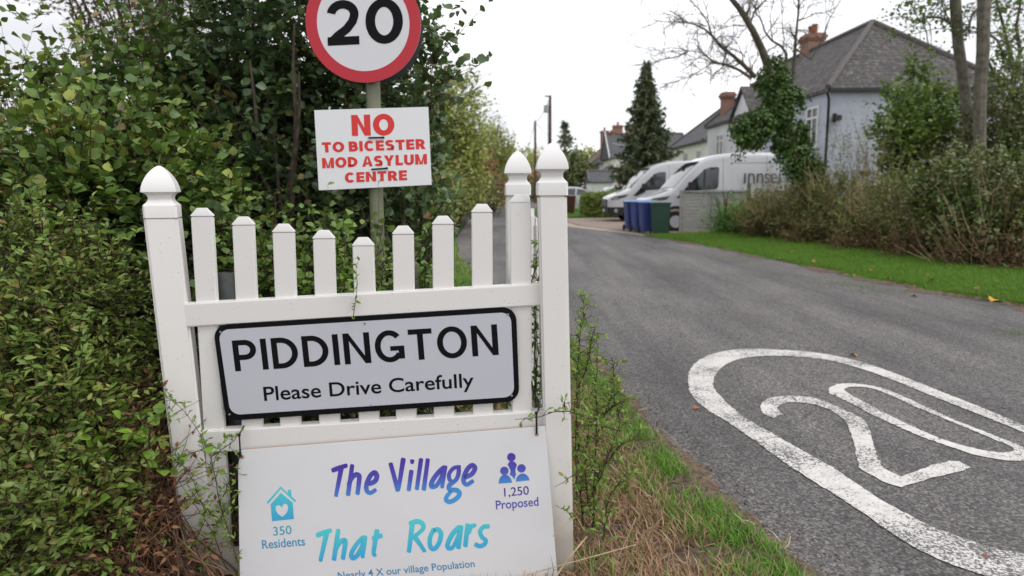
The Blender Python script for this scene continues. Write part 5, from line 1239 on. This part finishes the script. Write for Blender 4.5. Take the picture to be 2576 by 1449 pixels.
sprig('blackthorn_shoot', 'leafy shoots rising behind the fourth and fifth pickets', 33, [[(865, 760, 3.1), (868, 650, 3.1), (862, 540, 3.1)], [(770, 760, 3.1), (775, 690, 3.1), (765, 640, 3.1)], [(722, 760, 3.1), (735, 660, 3.1)]], .036, L_SPR, 40, r=.003, kind='broad')
sprig('blackthorn_shoot', 'thorny shoots crossing the lower half of the left gate post', 34,
      [[(600, 1420, 2.66), (560, 1290, 2.66), (530, 1150, 2.66), (480, 1050, 2.64), (420, 985, 2.62)], [(530, 1150, 2.66), (585, 1110, 2.66), (598, 1090, 2.66)], [(500, 1440, 2.66), (545, 1330, 2.66), (590, 1240, 2.66)], [(470, 1400, 2.62), (520, 1300, 2.62), (480, 1200, 2.62), (430, 1120, 2.62)], [(545, 1300, 2.66), (480, 1230, 2.64)], [(560, 1250, 2.66), (590, 1180, 2.67)]], .023, L_SPR, 130, r=.0026, side=.055)
sprig('blackthorn_shoot', 'dense leafy shoots filling the gap left of the right gate post', 35,
      [[(1350, 1080, 2.98), (1345, 900, 2.98), (1350, 700, 2.98), (1340, 640, 2.98)], [(1345, 1050, 3.0), (1356, 850, 3.0), (1345, 760, 3.0)], [(1335, 720, 3.0), (1350, 640, 3.0), (1355, 590, 3.0)], [(1340, 1000, 3.0), (1352, 920, 3.0)]], .026, L_SPR, 80, r=.003, side=.05)
sprig('blackthorn_branch', 'thorny branch lying across the lower rail and the right gate post', 36, [[(1560, 1085, 2.66), (1440, 1035, 2.65), (1380, 1040, 2.64), (1340, 1050, 2.65), (1295, 1055, 2.68)], [(1425, 1032, 2.65), (1420, 1010, 2.64)]], .024, L_SPR, 70, r=.0035, side=.045, cat_='branch')
sprig('blackthorn_branch', 'short leafy twig pointing left across the foot of the right gate post', 37, [[(1500, 1165, 2.66), (1440, 1200, 2.65), (1395, 1225, 2.64)], [(1440, 1300, 2.66), (1410, 1278, 2.65)]], .028, L_SPR, 55, r=.003, side=.04, cat_='branch')
sprig('blackthorn_sapling', 'twiggy blackthorn sapling growing on the verge right of the fence', 38,
      [[(1490, 1330, 2.95), (1500, 1100, 2.95), (1497, 950, 2.95), (1505, 880, 2.95)], [(1470, 1340, 2.95), (1455, 1150, 2.95), (1450, 950, 2.95), (1460, 850, 2.95), (1470, 740, 2.95)], [(1500, 1100, 2.95), (1545, 980, 2.95), (1540, 900, 2.95)],
       [(1500, 1200, 2.92), (1560, 1120, 2.9), (1600, 1100, 2.88)], [(1490, 1250, 2.9), (1530, 1150, 2.9), (1560, 1060, 2.9), (1545, 970, 2.9)], [(1480, 1280, 2.95), (1470, 1150, 2.95), (1490, 1020, 2.95)], [(1520, 1350, 2.85), (1530, 1250, 2.85), (1575, 1190, 2.85)],
       [(1450, 1000, 2.95), (1475, 900, 2.95), (1500, 820, 2.95)], [(1452, 1250, 2.9), (1445, 1100, 2.9), (1450, 1020, 2.9)], [(1500, 1050, 2.92), (1560, 1010, 2.9), (1590, 1000, 2.9)]], .027, L_SPR, 150, r=.0042, side=.07, cat_='sapling')

# ------------------------------------------------------------------ grass
def blades(name, label, seed, n, region, hgt, mat_cols, kind='blade', lean=.45, z=-.19, rough=.6, gain=1.5):
    rng = np.random.default_rng(seed); P = region(rng, n); h = hgt * (.45 + .9 * rng.random(len(P)))
    D = nrm(rng.normal(size=P.shape) * lean + [0, 0, 1.0]); Nn = nrm(rng.normal(size=P.shape) + [0, -.6, 0.1])
    v, f = scatter(kind, P, D, Nn, h)
    return props(big_mesh(name, v, f, leaf_mat(name + '_blades', mat_cols, rough, .25, gain=gain, tint=(1, 1, 1))), label, None, None, 'stuff')
def verge_z(d):   # height of the left verge at distance d from the road edge
    return np.interp(d, [-.1, -.03, .08, .2, .45, .8, 1.2, 9], [.002, .01, -.005, -.035, -.10, -.16, -.18, -.19])
def verge_region(d0, d1, y0, y1, p=1.0, clump=None):
    def f(rng, n):
        y = y0 + (y1 - y0) * rng.random(n) ** p; d = d0 + (d1 - d0) * rng.random(n)
        x = np.interp(y, [q[1] for q in RL], [q[0] for q in RL]) - d
        if clump is not None:
            k = np.sin(x * 9.1 + 3 * np.sin(y * 4.3)) + np.sin(y * 11.7 + 2 * np.sin(x * 6)) + clump + .7 * rng.normal(size=n); ok = k > 0; x, y, d = x[ok], y[ok], d[ok]
        return np.c_[x, y, verge_z(d) - .004]
    return f
blades('green_grass', 'bright green grass along the road edge of the verge', 41, 14000, verge_region(.0, .27, 1.8, 7, 1.6, 1.0), .065, [(.085, .20, .02), (.12, .27, .03), (.07, .16, .02), (.17, .26, .05)], lean=.40)
blades('green_grass', 'green grass tufts among the dry grass by the fence', 42, 3600, verge_region(.22, 1.3, 1.7, 5, 1.3, -.9), .11, [(.06, .14, .02), (.09, .20, .025), (.12, .19, .04)], lean=.5)
blades('dry_grass', 'dry straw coloured grass on the verge by the right gate post', 43, 60000, verge_region(.16, 1.25, 1.6, 6, 1.35, .95), .075, [(.27, .165, .10), (.36, .235, .145), (.20, .11, .065), (.42, .31, .20), (.31, .185, .115)], lean=1.1)
blades('dry_litter', 'fallen dry stalks lying on the verge', 44, 7000, verge_region(-.08, 1.2, 1.6, 6, 1.3, .2), .08, [(.32, .22, .13), (.16, .09, .055), (.42, .33, .22), (.10, .055, .035)], lean=3.2)
blades('dry_grass', 'dry grass and brambly litter along the foot of the fence', 45, 5000, verge_region(1.1, 2.9, 2.9, 3.6, 1, .2), .13, [(.14, .085, .05), (.20, .13, .075), (.08, .05, .03), (.07, .11, .03)], lean=.9)
blades('roadside_grass', 'grass on the far side of the fence along the lane', 46, 16000, verge_region(.03, 2.2, 5.5, 19, 1.0, 1.0), .13, [(.10, .17, .03), (.15, .19, .05), (.24, .22, .09), (.08, .13, .025)], lean=.4)
def lawn_region(rng, n):
    y = 6.5 + 15 * rng.random(n) ** 1.25; d = 3.3 * rng.random(n) ** 1.2
    return np.c_[np.interp(y, [q[1] for q in RR], [q[0] for q in RR]) + d, y, np.interp(d, [-.05, .06, .3, 1.2, 9], [.0, .025, .05, .078, .09])]
blades('lawn_grass', 'short mown bright green grass of the lawn verge', 47, 70000, lawn_region, .07, [(.055, .13, .007), (.075, .16, .009), (.105, .185, .014), (.05, .112, .007)], lean=.45)
def tuft_region(rng, n):
    cs = [gr(2120, 715), gr(2215, 735), gr(1880, 655), gr(1850, 648), gr(2560, 840), gr(2165, 722)]; k = rng.integers(0, len(cs), n)
    return np.array(cs)[k] + rng.normal(size=(n, 3)) * [.16, .10, 0]
blades('road_edge_weeds', 'small green weeds growing through the road edge by the lawn', 48, 700, tuft_region, .05, [(.10, .17, .03), (.14, .20, .05)], lean=.8)
def stalk(label, pts, r):
    t = thing('straw_stalk', label, 'stalk', at(*pts[0]), 0, 'loose straw stalks'); MB().tube([at(*q) for q in pts], r, 6).build('stem', STRAW, t, world=True, smooth=True)
stalk('thick pale straw stalk leaning up from the corner of the campaign board', [(1385, 1470, 2.58), (1430, 1405, 2.62), (1476, 1350, 2.66)], .0042)
stalk('long thin straw stalk lying across the bottom right corner of the campaign board', [(1325, 1446, 2.55), (1400, 1425, 2.55), (1500, 1398, 2.6), (1600, 1370, 2.7)], .0022)
stalk('straw stalk bending down beside the foot of the right gate post', [(1390, 1350, 2.6), (1420, 1320, 2.62), (1450, 1300, 2.64), (1470, 1335, 2.66)], .002)
stalk('straw stalk standing in the dry grass right of the sapling', [(1555, 1400, 2.6), (1580, 1350, 2.6), (1600, 1300, 2.62)], .002)

# ------------------------------------------------------------------ fallen leaves
tv, tf = leaf_shape('broad')
def leaf_thing(label, p, size, col, rz, group, me=None):
    if me is None:
        me = bpy.data.meshes.new('leaf'); me.from_pydata([tuple(q * size) for q in tv * [1, 1, 2.2]], [], [tuple(map(int, q)) for q in tf]); me.materials.append(M('fallen_leaf_' + label[:6], col, .7, .2, 30))
    o = bpy.data.objects.new('fallen_leaf', me); COL.objects.link(o); o.location = p; o.rotation_euler = (.25, -.2, rz); props(o, label, 'leaf', group); return o
rng = np.random.default_rng(77)
o1 = leaf_thing('small dry brown leaf fallen on the lawn verge', gr(2190, 680, .10), .085, (.34, .16, .06), 1, 'fallen leaves on the lawn')
for q in [(1990, 632), (1905, 628), (2240, 700), (2330, 690), (2352, 705), (2455, 722), (2120, 660), (2040, 655), (2150, 690), (2500, 705), (2270, 665), (2420, 700), (2010, 660), (1960, 650), (2090, 640), (2300, 720)]:
    o = o1.copy(); COL.objects.link(o); o.location = gr(*q, .10); o.rotation_euler = (.3, .2, rng.random() * 6); s_ = .6 + .7 * rng.random(); o.scale = (s_, s_, s_)
leaf_thing('large yellow orange leaf fallen on the lawn at the right edge', gr(2493, 757, .07), .14, (.62, .30, .02), .6, None)
leaf_thing('yellow leaf lying on the road above the painted roundel', gr(2156, 896, .006), .07, (.40, .25, .06), 2.2, None)
leaf_thing('reddish leaf lying on the road near the lawn', gr(2308, 747, .006), .08, (.25, .07, .04), 2.2, None)
leaf_thing('orange brown twig leaf on the road left of the roundel', gr(1742, 1028, .006), .05, (.36, .13, .07), .3, None)
leaf_thing('small rusty leaf on the lower white band of the roundel', gr(2480, 1402, .008), .028, (.30, .09, .04), 1.4, None)

# ------------------------------------------------------------------ trees along the lane
def lane_tree(label, seed, blobs, n, size, lm, base, L=.8, nl=8, r0=.07, nst=40, name='lane_tree', kind='clump', wm=BARK):
    return plant(name, label, 'tree', seed, blobs, n, L, nl, size, kind, lm, wm, root=np.array(base) * [1, 1, 0] + [0, 0, -.2], nstem=nst, r0=r0, wood=.008, crown='crown', stem='trunk')
lane_tree('tall pale green tree on the left of the lane behind the placard', 51, [blob(1140, 290, 27, 55, 85, 1.5), blob(1110, 390, 27, 80, 90, 1.6), blob(1170, 400, 27, 34, 70, 1.2), blob(1080, 330, 27, 60, 90, 1.5), blob(1130, 480, 26, 70, 60, 1.2), blob(1172, 480, 28, 26, 40, 1.2)], 2200, .11, L_FAR1, at(1125, 470, 27), .75)
lane_tree('rounded yellow green tree farther down the left of the lane', 52, [blob(1235, 400, 44, 38, 65, 2), blob(1215, 440, 44, 40, 60, 2), blob(1260, 430, 46, 22, 60, 1.5), blob(1200, 490, 42, 40, 30, 1.5)], 1300, .14, L_FAR1, at(1235, 470, 44), .9)
lane_tree('russet bush between the two green trees on the left of the lane', 53, [blob(1215, 440, 39, 24, 42, 1.2), blob(1228, 480, 39, 30, 28, 1.2), blob(1190, 450, 38, 20, 40, 1)], 330, .14, L_FAR2, at(1218, 480, 39), .7)
lane_tree('orange brown tree above the bend of the lane', 54, [blob(1285, 430, 85, 16, 32, 3), blob(1272, 455, 85, 18, 30, 3)], 260, .3, L_FAR2, at(1282, 470, 85), 1.4)
lane_tree('yellow green tree beyond the red roofed house', 55, [blob(1335, 408, 150, 22, 16, 5), blob(1315, 430, 140, 20, 25, 5), blob(1360, 430, 150, 30, 20, 5)], 260, .55, L_FAR1, at(1335, 470, 150), 2)
lane_tree('dark green hedge trees below the spiky conifer', 56, [blob(1440, 430, 88, 30, 38, 3), blob(1420, 445, 86, 25, 32, 3), blob(1460, 450, 84, 25, 25, 3), blob(1400, 450, 95, 40, 25, 3), blob(1350, 470, 80, 50, 20, 3)], 700, .36, L_HAW, at(1440, 470, 88), 1.3)
lane_tree('pale green tree showing between the conifer and the brick house', 57, [blob(1478, 408, 120, 22, 14, 4), blob(1470, 425, 118, 22, 20, 4)], 200, .45, L_FAR1, at(1475, 470, 120), 1.6)
plant('lane_hedge', 'long green and brown hedge bank along the left of the lane', 'hedge', 58, [blob(1100, 500, 22, 60, 40, 1.2), blob(1150, 480, 29, 50, 45, 1.5), blob(1200, 490, 38, 40, 30, 2), blob(1245, 495, 52, 25, 20, 2.5), blob(1060, 480, 18, 60, 60, 1), blob(1268, 495, 72, 20, 16, 3)],
      1900, .6, 8, .12, 'clump', L_OLIVE, BARK, root=at(1150, 510, 28) * [1, 1, 0], nstem=30, r0=.03)
def conifer(label, seed, x, ytop, ybase, Y, halfw, n=46, size=.42, dens=60, taper=1.0, lm=L_CON):
    rng = np.random.default_rng(seed); top = at(x, ytop, Y); zt = top[2]; zb = at(x, ybase, Y)[2]; t = thing('conifer', label, 'tree', (top[0], Y, 0))
    MB().tube([(top[0], Y, -.2), (top[0], Y, zt * .6), (top[0], Y, zt)], [.20, .12, .01], 8).build('trunk', BARK, t, world=True)
    LV = []; WV = []
    for i in range(n):
        s = (i + rng.random()) / n; z = zt - (zt - zb) * s ** .92; R_ = halfw * (s ** taper) * (.62 + .55 * rng.random()) + .08
        m = 9
        for k in range(m):
            a = 2 * math.pi * (k + rng.random()) / m; rr_ = R_ * (.6 + .5 * rng.random()); d = np.array([math.cos(a), math.sin(a), -.10 - .25 * s + .1 * rng.normal()])
            b = np.array([top[0], Y, z]); u = np.linspace(0, 1, 5)[:, None]; pl = b + d * rr_ * u + np.array([0, 0, .28]) * rr_ * u ** 2
            WV.append(tubes(pl[None], np.linspace(.03, .006, 5)[None], 3))
            q = rng.random(int(dens * rr_ / halfw * .5) + 5) ** .7; lp = b + d * rr_ * q[:, None] + np.array([0, 0, .28]) * rr_ * q[:, None] ** 2
            ld = nrm(d * .7 + rng.normal(size=lp.shape) * .55 + [0, 0, -.15]); LV.append(scatter('narrow', lp, ld, nrm(rng.normal(size=lp.shape) * .5 + [0, 0, 1]), size * (.35 + .6 * rng.random(len(lp)))))
    big_mesh('crown', *cat(LV), lm, t); big_mesh('branches', *cat(WV), BARK, t)
conifer('tall dark conifer behind the parked vans', 61, 1627, 158, 450, 37, 2.0, 42, .36, 150, .92)
conifer('small spiky dark conifer far down the lane', 62, 1422, 302, 432, 88, 2.9, 12, .8, 18, 1.15)
# clipped hedge by the second van
hx0, hx1 = at(1474, 500, 35)[0], at(1600, 500, 35)[0]
hg = thing('clipped_hedge', 'square clipped green hedge at the nose of the farther white van', 'hedge', ((hx0 + hx1) / 2, 36, 0)); rng = np.random.default_rng(63)
def box_surface(n):
    q = rng.random((n, 3)); f = rng.integers(0, 4, n); q[f == 0, 1] = 0; q[f == 1, 2] = 1; q[f == 2, 0] = 0
    return np.array([hx0, 35, .0]) + q * [hx1 - hx0, 1.3, 1.08] + np.c_[np.zeros((n, 2)), .16 * q[:, 0] * q[:, 2]] + rng.normal(size=(n, 3)) * .06
P = box_surface(6500)
big_mesh('foliage', *scatter('clump', P, nrm(rng.normal(size=P.shape) + [0, -.3, .4]), nrm(rng.normal(size=P.shape) + [0, -.5, .6]), .12 * (.6 + .8 * rng.random(len(P)))), L_BOX, hg)
big_mesh('stems', *limbs(rng, np.array([(hx0 + hx1) / 2, 35.7, 0.]), P[:60], .012), BARK, hg)

# ------------------------------------------------------------------ right: thicket, ivy tree, tall trunks
def right_clip(P): return P[:, 2] > -.05
plant('rough_herbs', 'bright green herb clump growing against the grey fence panel', 'plant', 71, [blob(1840, 560, 21.6, 36, 28, .5), blob(1805, 570, 21.4, 20, 18, .3), blob(1880, 560, 20.9, 36, 36, .5)], 380, .32, 9, .10, 'narrow', leaf_mat('herb_leaves', [(.045, .11, .02), (.06, .14, .025), (.035, .085, .018)], .5, .2), TWIG, nstem=20, r0=.006, clip=right_clip, up=.5)
pk = thing('poker_plant', 'orange red poker flower with arching leaves in front of the grey panel', 'plant', at(1822, 575, 21.7))
PKT = at(1826, 512, 21.7)
MB().lathe([(.005, .16), (.03, .12), (.045, .02), (.04, -.06), (.015, -.09)], 10, PKT, 'z').build('flower', M('poker_orange', (.62, .07, .02), .6, .2, 30), pk, smooth=True, world=True)
m = MB(); m.tube([at(1820, 585, 21.7), at(1824, 550, 21.7), PKT], .012, 6)
for a in (-1, 1, -.6, .5): m.tube([at(1822, 585, 21.7), at(1815 + a * 14, 500, 21.6), at(1812 + a * 30 - 10, 480, 21.6), at(1810 + a * 48, 520, 21.5)], [.02, .018, .012, .004], 4)
m.build('leaves', M('poker_leaf', (.05, .095, .03), .5), pk, world=True)
TH = [('olive and straw coloured thicket nearest the grey fence panel', 72, [blob(1955, 545, 19.6, 80, 48, .9), blob(2020, 550, 18.8, 70, 62, .8), blob(1905, 565, 20.2, 50, 36, .7)], L_OLIVE, 900),
      ('brownish thicket below the drainpipe corner of the grey house', 73, [blob(2110, 540, 17.9, 95, 80, .9), blob(2170, 590, 16.9, 90, 60, .8), blob(2080, 590, 17.6, 80, 50, .7)], L_OLIVE, 1000),
      ('tangled thicket with dead stems left of the tall tree trunks', 74, [blob(2270, 560, 16.0, 110, 95, .9), blob(2330, 620, 14.9, 100, 70, .8), blob(2220, 610, 15.8, 90, 60, .7)], L_OLIVE, 1200),
      ('dark glossy hawthorn thicket at the right edge', 75, [blob(2420, 575, 14.2, 105, 110, .9), blob(2520, 570, 13.0, 120, 140, .9), blob(2600, 610, 12.3, 130, 130, .9), blob(2500, 640, 12.6, 110, 70, .7), blob(2440, 490, 14.5, 110, 70, .8)], L_HAW, 2300)]
for lab, sd_, bl, lm, n in TH:
    plant('thicket', lab, 'thicket', sd_, bl, int(n * 1.8), .34, 11, .075, 'broad' if lm is L_HAW else 'narrow', lm, TWIG if lm is L_HAW else DEADB, nstem=50, r0=.008, wood=.004, clip=right_clip, upb=.6, group='thicket behind the lawn', clump=.16)
plant('dead_bramble', 'band of dead brown bramble along the foot of the thicket', 'bramble', 76, [blob(1930, 590, 19.4, 70, 16, .3), blob(2050, 605, 17.4, 90, 22, .3), blob(2190, 625, 15.4, 100, 28, .35), blob(2330, 645, 13.7, 110, 36, .35), blob(2470, 665, 12.3, 110, 48, .35), blob(2580, 680, 11.5, 90, 50, .3)],
      1500, .42, 7, .055, 'narrow', leaf_mat('dead_bramble_leaves', [(.085, .05, .032), (.13, .075, .045), (.06, .045, .028), (.05, .06, .025)], .8, .1, gain=1.5), DEADB, root=at(2260, 650, 14.6) * [1, 1, 0], nstem=10, r0=.01, wood=.006, clip=right_clip)
plant('tall_weeds', 'thin seeding weeds standing above the thicket in front of the house wall', 'plant', 77, [blob(2110, 420, 18.3, 55, 55, .4), blob(2180, 400, 17.8, 40, 70, .4), blob(2200, 440, 17.5, 60, 50, .4), blob(2040, 460, 18.8, 50, 30, .4)], 200, .5, 8, .06, 'narrow', L_OLIVE, DEADB, root=at(2140, 560, 18) * [1, 1, 0], nstem=70, r0=.008, up=.6, upb=1.2)
plant('elder_bush', 'tall green elder bush hiding the right part of the grey house', 'shrub', 78,
      [blob(2290, 330, 19.5, 80, 70, .8), blob(2225, 322, 19.3, 45, 20, .5), blob(2330, 270, 19.8, 60, 40, .8), blob(2270, 250, 19.6, 25, 18, .5), blob(2350, 340, 19.3, 90, 90, .9), blob(2300, 410, 18.8, 80, 60, .7), blob(2265, 125, 20, 14, 22, .2), blob(2320, 165, 20, 16, 26, .25), blob(2210, 385, 19, 45, 20, .4), blob(2385, 270, 19.6, 30, 40, .5)],
      1250, .34, 9, .10, 'broad', L_SYC, TWIG, root=at(2330, 520, 19.4) * [1, 1, 0], nstem=60, r0=.022, wood=.006, clump=.16)
plant('dry_weeds', 'tall straw coloured dead weeds sticking out of the thicket', 'plant', 79, [blob(1960, 520, 18.6, 70, 34, .4), blob(2090, 520, 17.2, 80, 50, .4), blob(2210, 545, 15.8, 80, 60, .4), blob(2330, 560, 14.3, 80, 70, .4), blob(2470, 600, 12.4, 90, 70, .3)],
      520, .55, 8, .035, 'narrow', leaf_mat('straw_leaves', [(.10, .075, .04), (.13, .10, .055), (.08, .055, .03), (.06, .065, .025)], .8, .2, gain=1.7), STRAW, root=at(2200, 620, 16) * [1, 1, 0], nstem=8, r0=.006, wood=.007, up=.35, upb=.9, clip=right_clip, clump=.2, per=8)
def branchy(name, label, cat_, seed, mains, Y, leafm=None, leaf=.07, nl=0, sub=7, sub2=4, wm=BARKG, extra_parts=None, lens=1.1, group=None, jit=.25):
    """traced main limbs (pixel x, y, radius m, extra depth) with random side branches and twigs"""
    rng = np.random.default_rng(seed); t = thing(name, label, cat_, at(mains[0][0][0], 470, Y) * [1, 1, 0], 0, group)
    mb = MB(); WV = []; LV = []; segs = []
    for st in mains:
        p = [at(q[0], q[1], Y + (q[3] if len(q) > 3 else 0)) for q in st]; mb.tube(p, [q[2] for q in st], 9); pa = np.array(p)
        for i in range(len(p) - 1): segs.append((pa[i], pa[i + 1], st[i][2]))
    mb.build('trunk', wm, t, smooth=True, world=True)
    B0 = [sg for sg in segs if sg[2] < .10] or segs
    def spawn(src, n, L, r):
        out = []; wt = np.array([np.linalg.norm(b - a) for a, b, _ in src]); idx = rng.choice(len(src), n, p=wt / wt.sum())
        for i in idx:
            a, b, r0 = src[i]; u = rng.random(); p0 = a + (b - a) * u; d = nrm(b - a); d2 = nrm(d * .75 + nrm(rng.normal(size=3)) * .85 + [0, 0, .12]); l = L * (.45 + .8 * rng.random())
            pts = [p0]; dd = d2
            for k in range(5): dd = nrm(dd + rng.normal(size=3) * jit); pts.append(pts[-1] + dd * l / 5)
            pts = np.array(pts); WV.append(tubes(pts[None], np.linspace(min(r, r0 * .7), r * .3, 6)[None], 4)); out += [(pts[k], pts[k + 1], r * .6) for k in range(5)]
        return out
    s1 = spawn(B0, sub * len(mains), lens, .016); s2 = spawn(s1, sub2 * sub * len(mains), lens * .5, .008); s3 = spawn(s2, 3 * sub * len(mains), lens * .28, .005)
    big_mesh('branches', *cat(WV), wm, t)
    if leafm is not None and nl:
        P = np.array([b for a, b, _ in s3 + s2[::2]]); P = np.repeat(P, nl, 0) + rng.normal(size=(len(P) * nl, 3)) * .09
        big_mesh('crown', *scatter('broad', P, nrm(rng.normal(size=P.shape) + [0, 0, -.2]), nrm(rng.normal(size=P.shape) * .6 + [0, 0, 1]), leaf * (.6 + .7 * rng.random(len(P)))), leafm, t)
    return t
q4 = lambda x, y, r, d=0: (*C4(x, y), r, d)
YI = 18.4
ivt = branchy('ivy_clad_tree', 'half bare leaning tree clad in ivy in front of the near van', 'tree', 81,
    [[(2040, 560, .17), (2010, 420, .15), (1965, 270, .13), (1930, 160, .11), q4(1960, 480, .095), q4(1880, 310, .085), q4(1810, 190, .075), q4(1740, 80, .07), q4(1640, -40, .06)],
     [q4(1900, 750, .06), q4(1790, 640, .052), q4(1680, 540, .045), q4(1560, 450, .040), q4(1480, 350, .034), q4(1400, 280, .028, .3), q4(1300, 235, .022, .5), q4(1180, 210, .015, .7), q4(1050, 215, .010, 1), q4(880, 195, .006, 1.2)],
     [q4(1860, 760, .045), q4(1740, 680, .036), q4(1620, 630, .028), q4(1480, 600, .02, -.3), q4(1380, 510, .015, -.5), q4(1230, 490, .011, -.8), q4(1080, 500, .008, -1), q4(900, 540, .005, -1.2)],
     [q4(1490, 600, .018, -.3), q4(1400, 660, .014, -.5), q4(1300, 720, .011, -.7), q4(1220, 800, .009, -.8), q4(1170, 920, .006, -.9)],
     [q4(1475, 340, .022), q4(1440, 230, .017), q4(1380, 130, .013), q4(1320, 60, .010), q4(1260, -20, .006)],
     [q4(2220, 950, .05), q4(2200, 700, .045), q4(2195, 520, .038), q4(2150, 450, .032), q4(2050, 390, .026), q4(1990, 310, .022), q4(1950, 190, .018), q4(1900, 120, .012), q4(1880, -30, .008)],
     [q4(2260, 800, .05), q4(2275, 560, .044), q4(2285, 400, .038), q4(2300, 250, .03), q4(2320, 60, .022), q4(2310, -60, .015)],
     [q4(2280, 470, .026), (2040, 150, .02), (2068, 100, .016), (2085, 50, .012), (2120, -10, .008)],
     [q4(1850, 210, .03), q4(1890, 110, .022), q4(1905, 20, .014), q4(1920, -50, .01)],
     [q4(1800, 560, .014), q4(1760, 510, .011), q4(1680, 470, .009), q4(1620, 460, .006)],
     [q4(1810, 250, .014), q4(1700, 240, .010), q4(1560, 280, .007), q4(1490, 310, .005)]], YI, L_DEAD, .05, 0, sub=9, sub2=8, lens=1.0, wm=M('bark_olive', (.13, .105, .075), .9, .4, 9, bmp=.4, bscale=30))
rng = np.random.default_rng(82)
ib = [blob(1945, 200, YI, 38, 55, .3), blob(1960, 270, YI, 36, 60, .35), blob(1900, 312, YI - .2, 46, 34, .4), blob(1872, 328, YI - .2, 28, 34, .3), blob(1985, 340, YI, 38, 60, .3), blob(2000, 400, YI, 36, 45, .3), blob(2030, 420, YI, 42, 40, .3), blob(1990, 260, YI, 22, 50, .25), blob(1890, 350, YI, 25, 22, .25), blob(2045, 470, YI, 34, 30, .3), blob(2010, 370, YI, 26, 60, .2), blob(2035, 440, YI, 28, 40, .2), blob(1950, 230, YI, 22, 70, .2), blob(1840, 325, YI - .2, 14, 30, .2), blob(1870, 375, YI - .2, 16, 22, .2)]
P, Nn, _k = in_blobs(rng, ib, 15000, .8, .075, 40)
big_mesh('ivy', *scatter('ivy', P, nrm(Nn * .6 + rng.normal(size=P.shape) * .5 + [0, 0, -.5]), nrm(Nn + rng.normal(size=P.shape) * .4 + [0, 0, .5]), .078 * (.6 + .7 * rng.random(len(P)))), L_IVY, ivt)
q6 = lambda x, y, r, d=0: (*C6(x, y), r, d)
branchy('ash_tree', 'tall bare grey trunk with sparse leaves left of its twin at the right edge', 'tree', 83,
    [[(2452, 560, .13), (2446, 420, .125), (2436, 300, .12), q6(1880, 550, .115), q6(1850, 350, .115), q6(1835, 150, .118), q6(1825, -20, .115), q6(1815, -160, .11)],
     [q6(1815, 210, .04), q6(1770, 160, .032), q6(1700, 135, .026), q6(1610, 130, .02), q6(1575, 180, .014), q6(1610, 260, .009)],
     [q6(1870, 250, .035), q6(1930, 220, .028), q6(1950, 130, .024), q6(2000, 60, .018)], [q6(1830, 0, .03), q6(1760, -40, .022), q6(1690, 40, .012)]], 16.2, L_SYC, .08, 1, 7, 4, lens=.9)
branchy('ash_tree', 'tall bare grey trunk with sparse leaves nearest the right edge', 'tree', 84,
    [[(2466, 560, .13), q6(2015, 1050, .125), q6(2020, 700, .125), q6(2040, 400, .128), q6(2045, 150, .13), q6(2050, -20, .13), q6(2060, -160, .12)],
     [q6(2070, 250, .03), q6(2150, 310, .024), q6(2200, 420, .018), q6(2260, 520, .014), q6(2330, 620, .01)], [q6(2080, 60, .03), q6(2110, -10, .024), q6(2140, -90, .02)]], 15.6, L_SYC, .08, 1, 7, 4, lens=.9)
iv2 = thing('ivy', 'ivy climbing the foot of the two tall trunks', 'ivy', at(2425, 480, 16) * [1, 1, 0])
P, Nn, _k = in_blobs(np.random.default_rng(85), [blob(2440, 330, 16.1, 24, 55, .25), blob(2430, 400, 16.1, 38, 70, .3), blob(2462, 420, 15.6, 22, 50, .25)], 1700, .7); rng = np.random.default_rng(86)
big_mesh('foliage', *scatter('ivy', P, nrm(Nn * .6 + rng.normal(size=P.shape) * .5 + [0, 0, -.5]), nrm(Nn + rng.normal(size=P.shape) * .4 + [0, 0, .5]), .085 * (.6 + .7 * rng.random(len(P)))), L_HAW, iv2)
branchy('wild_plum_tree', 'slender many branched leafy tree against the sky at the right edge', 'tree', 87,
    [[(2520, 560, .10), (2515, 380, .085), q6(2290, 560, .07), q6(2240, 380, .05), q6(2200, 200, .04), q6(2160, 60, .03), q6(2130, -60, .02)], [q6(2290, 560, .06), q6(2330, 400, .05), q6(2300, 200, .04), q6(2330, 40, .03), q6(2360, -80, .02)],
     [q6(2250, 700, .05), q6(2120, 560, .04), q6(2060, 420, .03), q6(2090, 300, .02)], [(2530, 420, .05), (2570, 260, .04), (2590, 100, .03)]], 19, L_SYC, .10, 2, 5, 4, lens=1.2, wm=BARK)
lane_tree('bushy dark green tree low at the right edge behind the thicket', 88, [blob(2530, 330, 17.5, 80, 90, .9), blob(2500, 410, 17, 80, 70, .8), blob(2590, 400, 16.5, 80, 120, .9), blob(2400, 440, 17.5, 70, 50, .7), blob(2560, 240, 18, 50, 60, .6)], 1300, .085, L_HAW, at(2530, 470, 17.5), .45, 9, .05, 50, 'hawthorn_tree', 'broad', TWIG)

# grit along the ragged road edges
def grit(rng, n):
    y = 1.8 + 6.5 * rng.random(n) ** 1.5; d = .04 - .30 * rng.random(n) ** 2.2
    return np.c_[np.interp(y, [q[1] for q in RL], [q[0] for q in RL]) - d, y, np.full(n, .003)]
rng = np.random.default_rng(91); P = grit(rng, 3500)
props(big_mesh('road_edge_grit', *scatter('clump', P, nrm(rng.normal(size=P.shape) * [1, 1, .25]), nrm(rng.normal(size=P.shape) * .4 + [0, 0, 1]), 0.009 * (.4 + 1.3 * rng.random(len(P)))),
      leaf_mat('grit_bits', [(.09, .065, .045), (.14, .115, .09), (.17, .12, .08), (.06, .045, .035)], .9, .0, gain=1, tint=(1, 1, 1))), 'loose grit and crumbs of soil along the road edge', None, None, 'stuff')
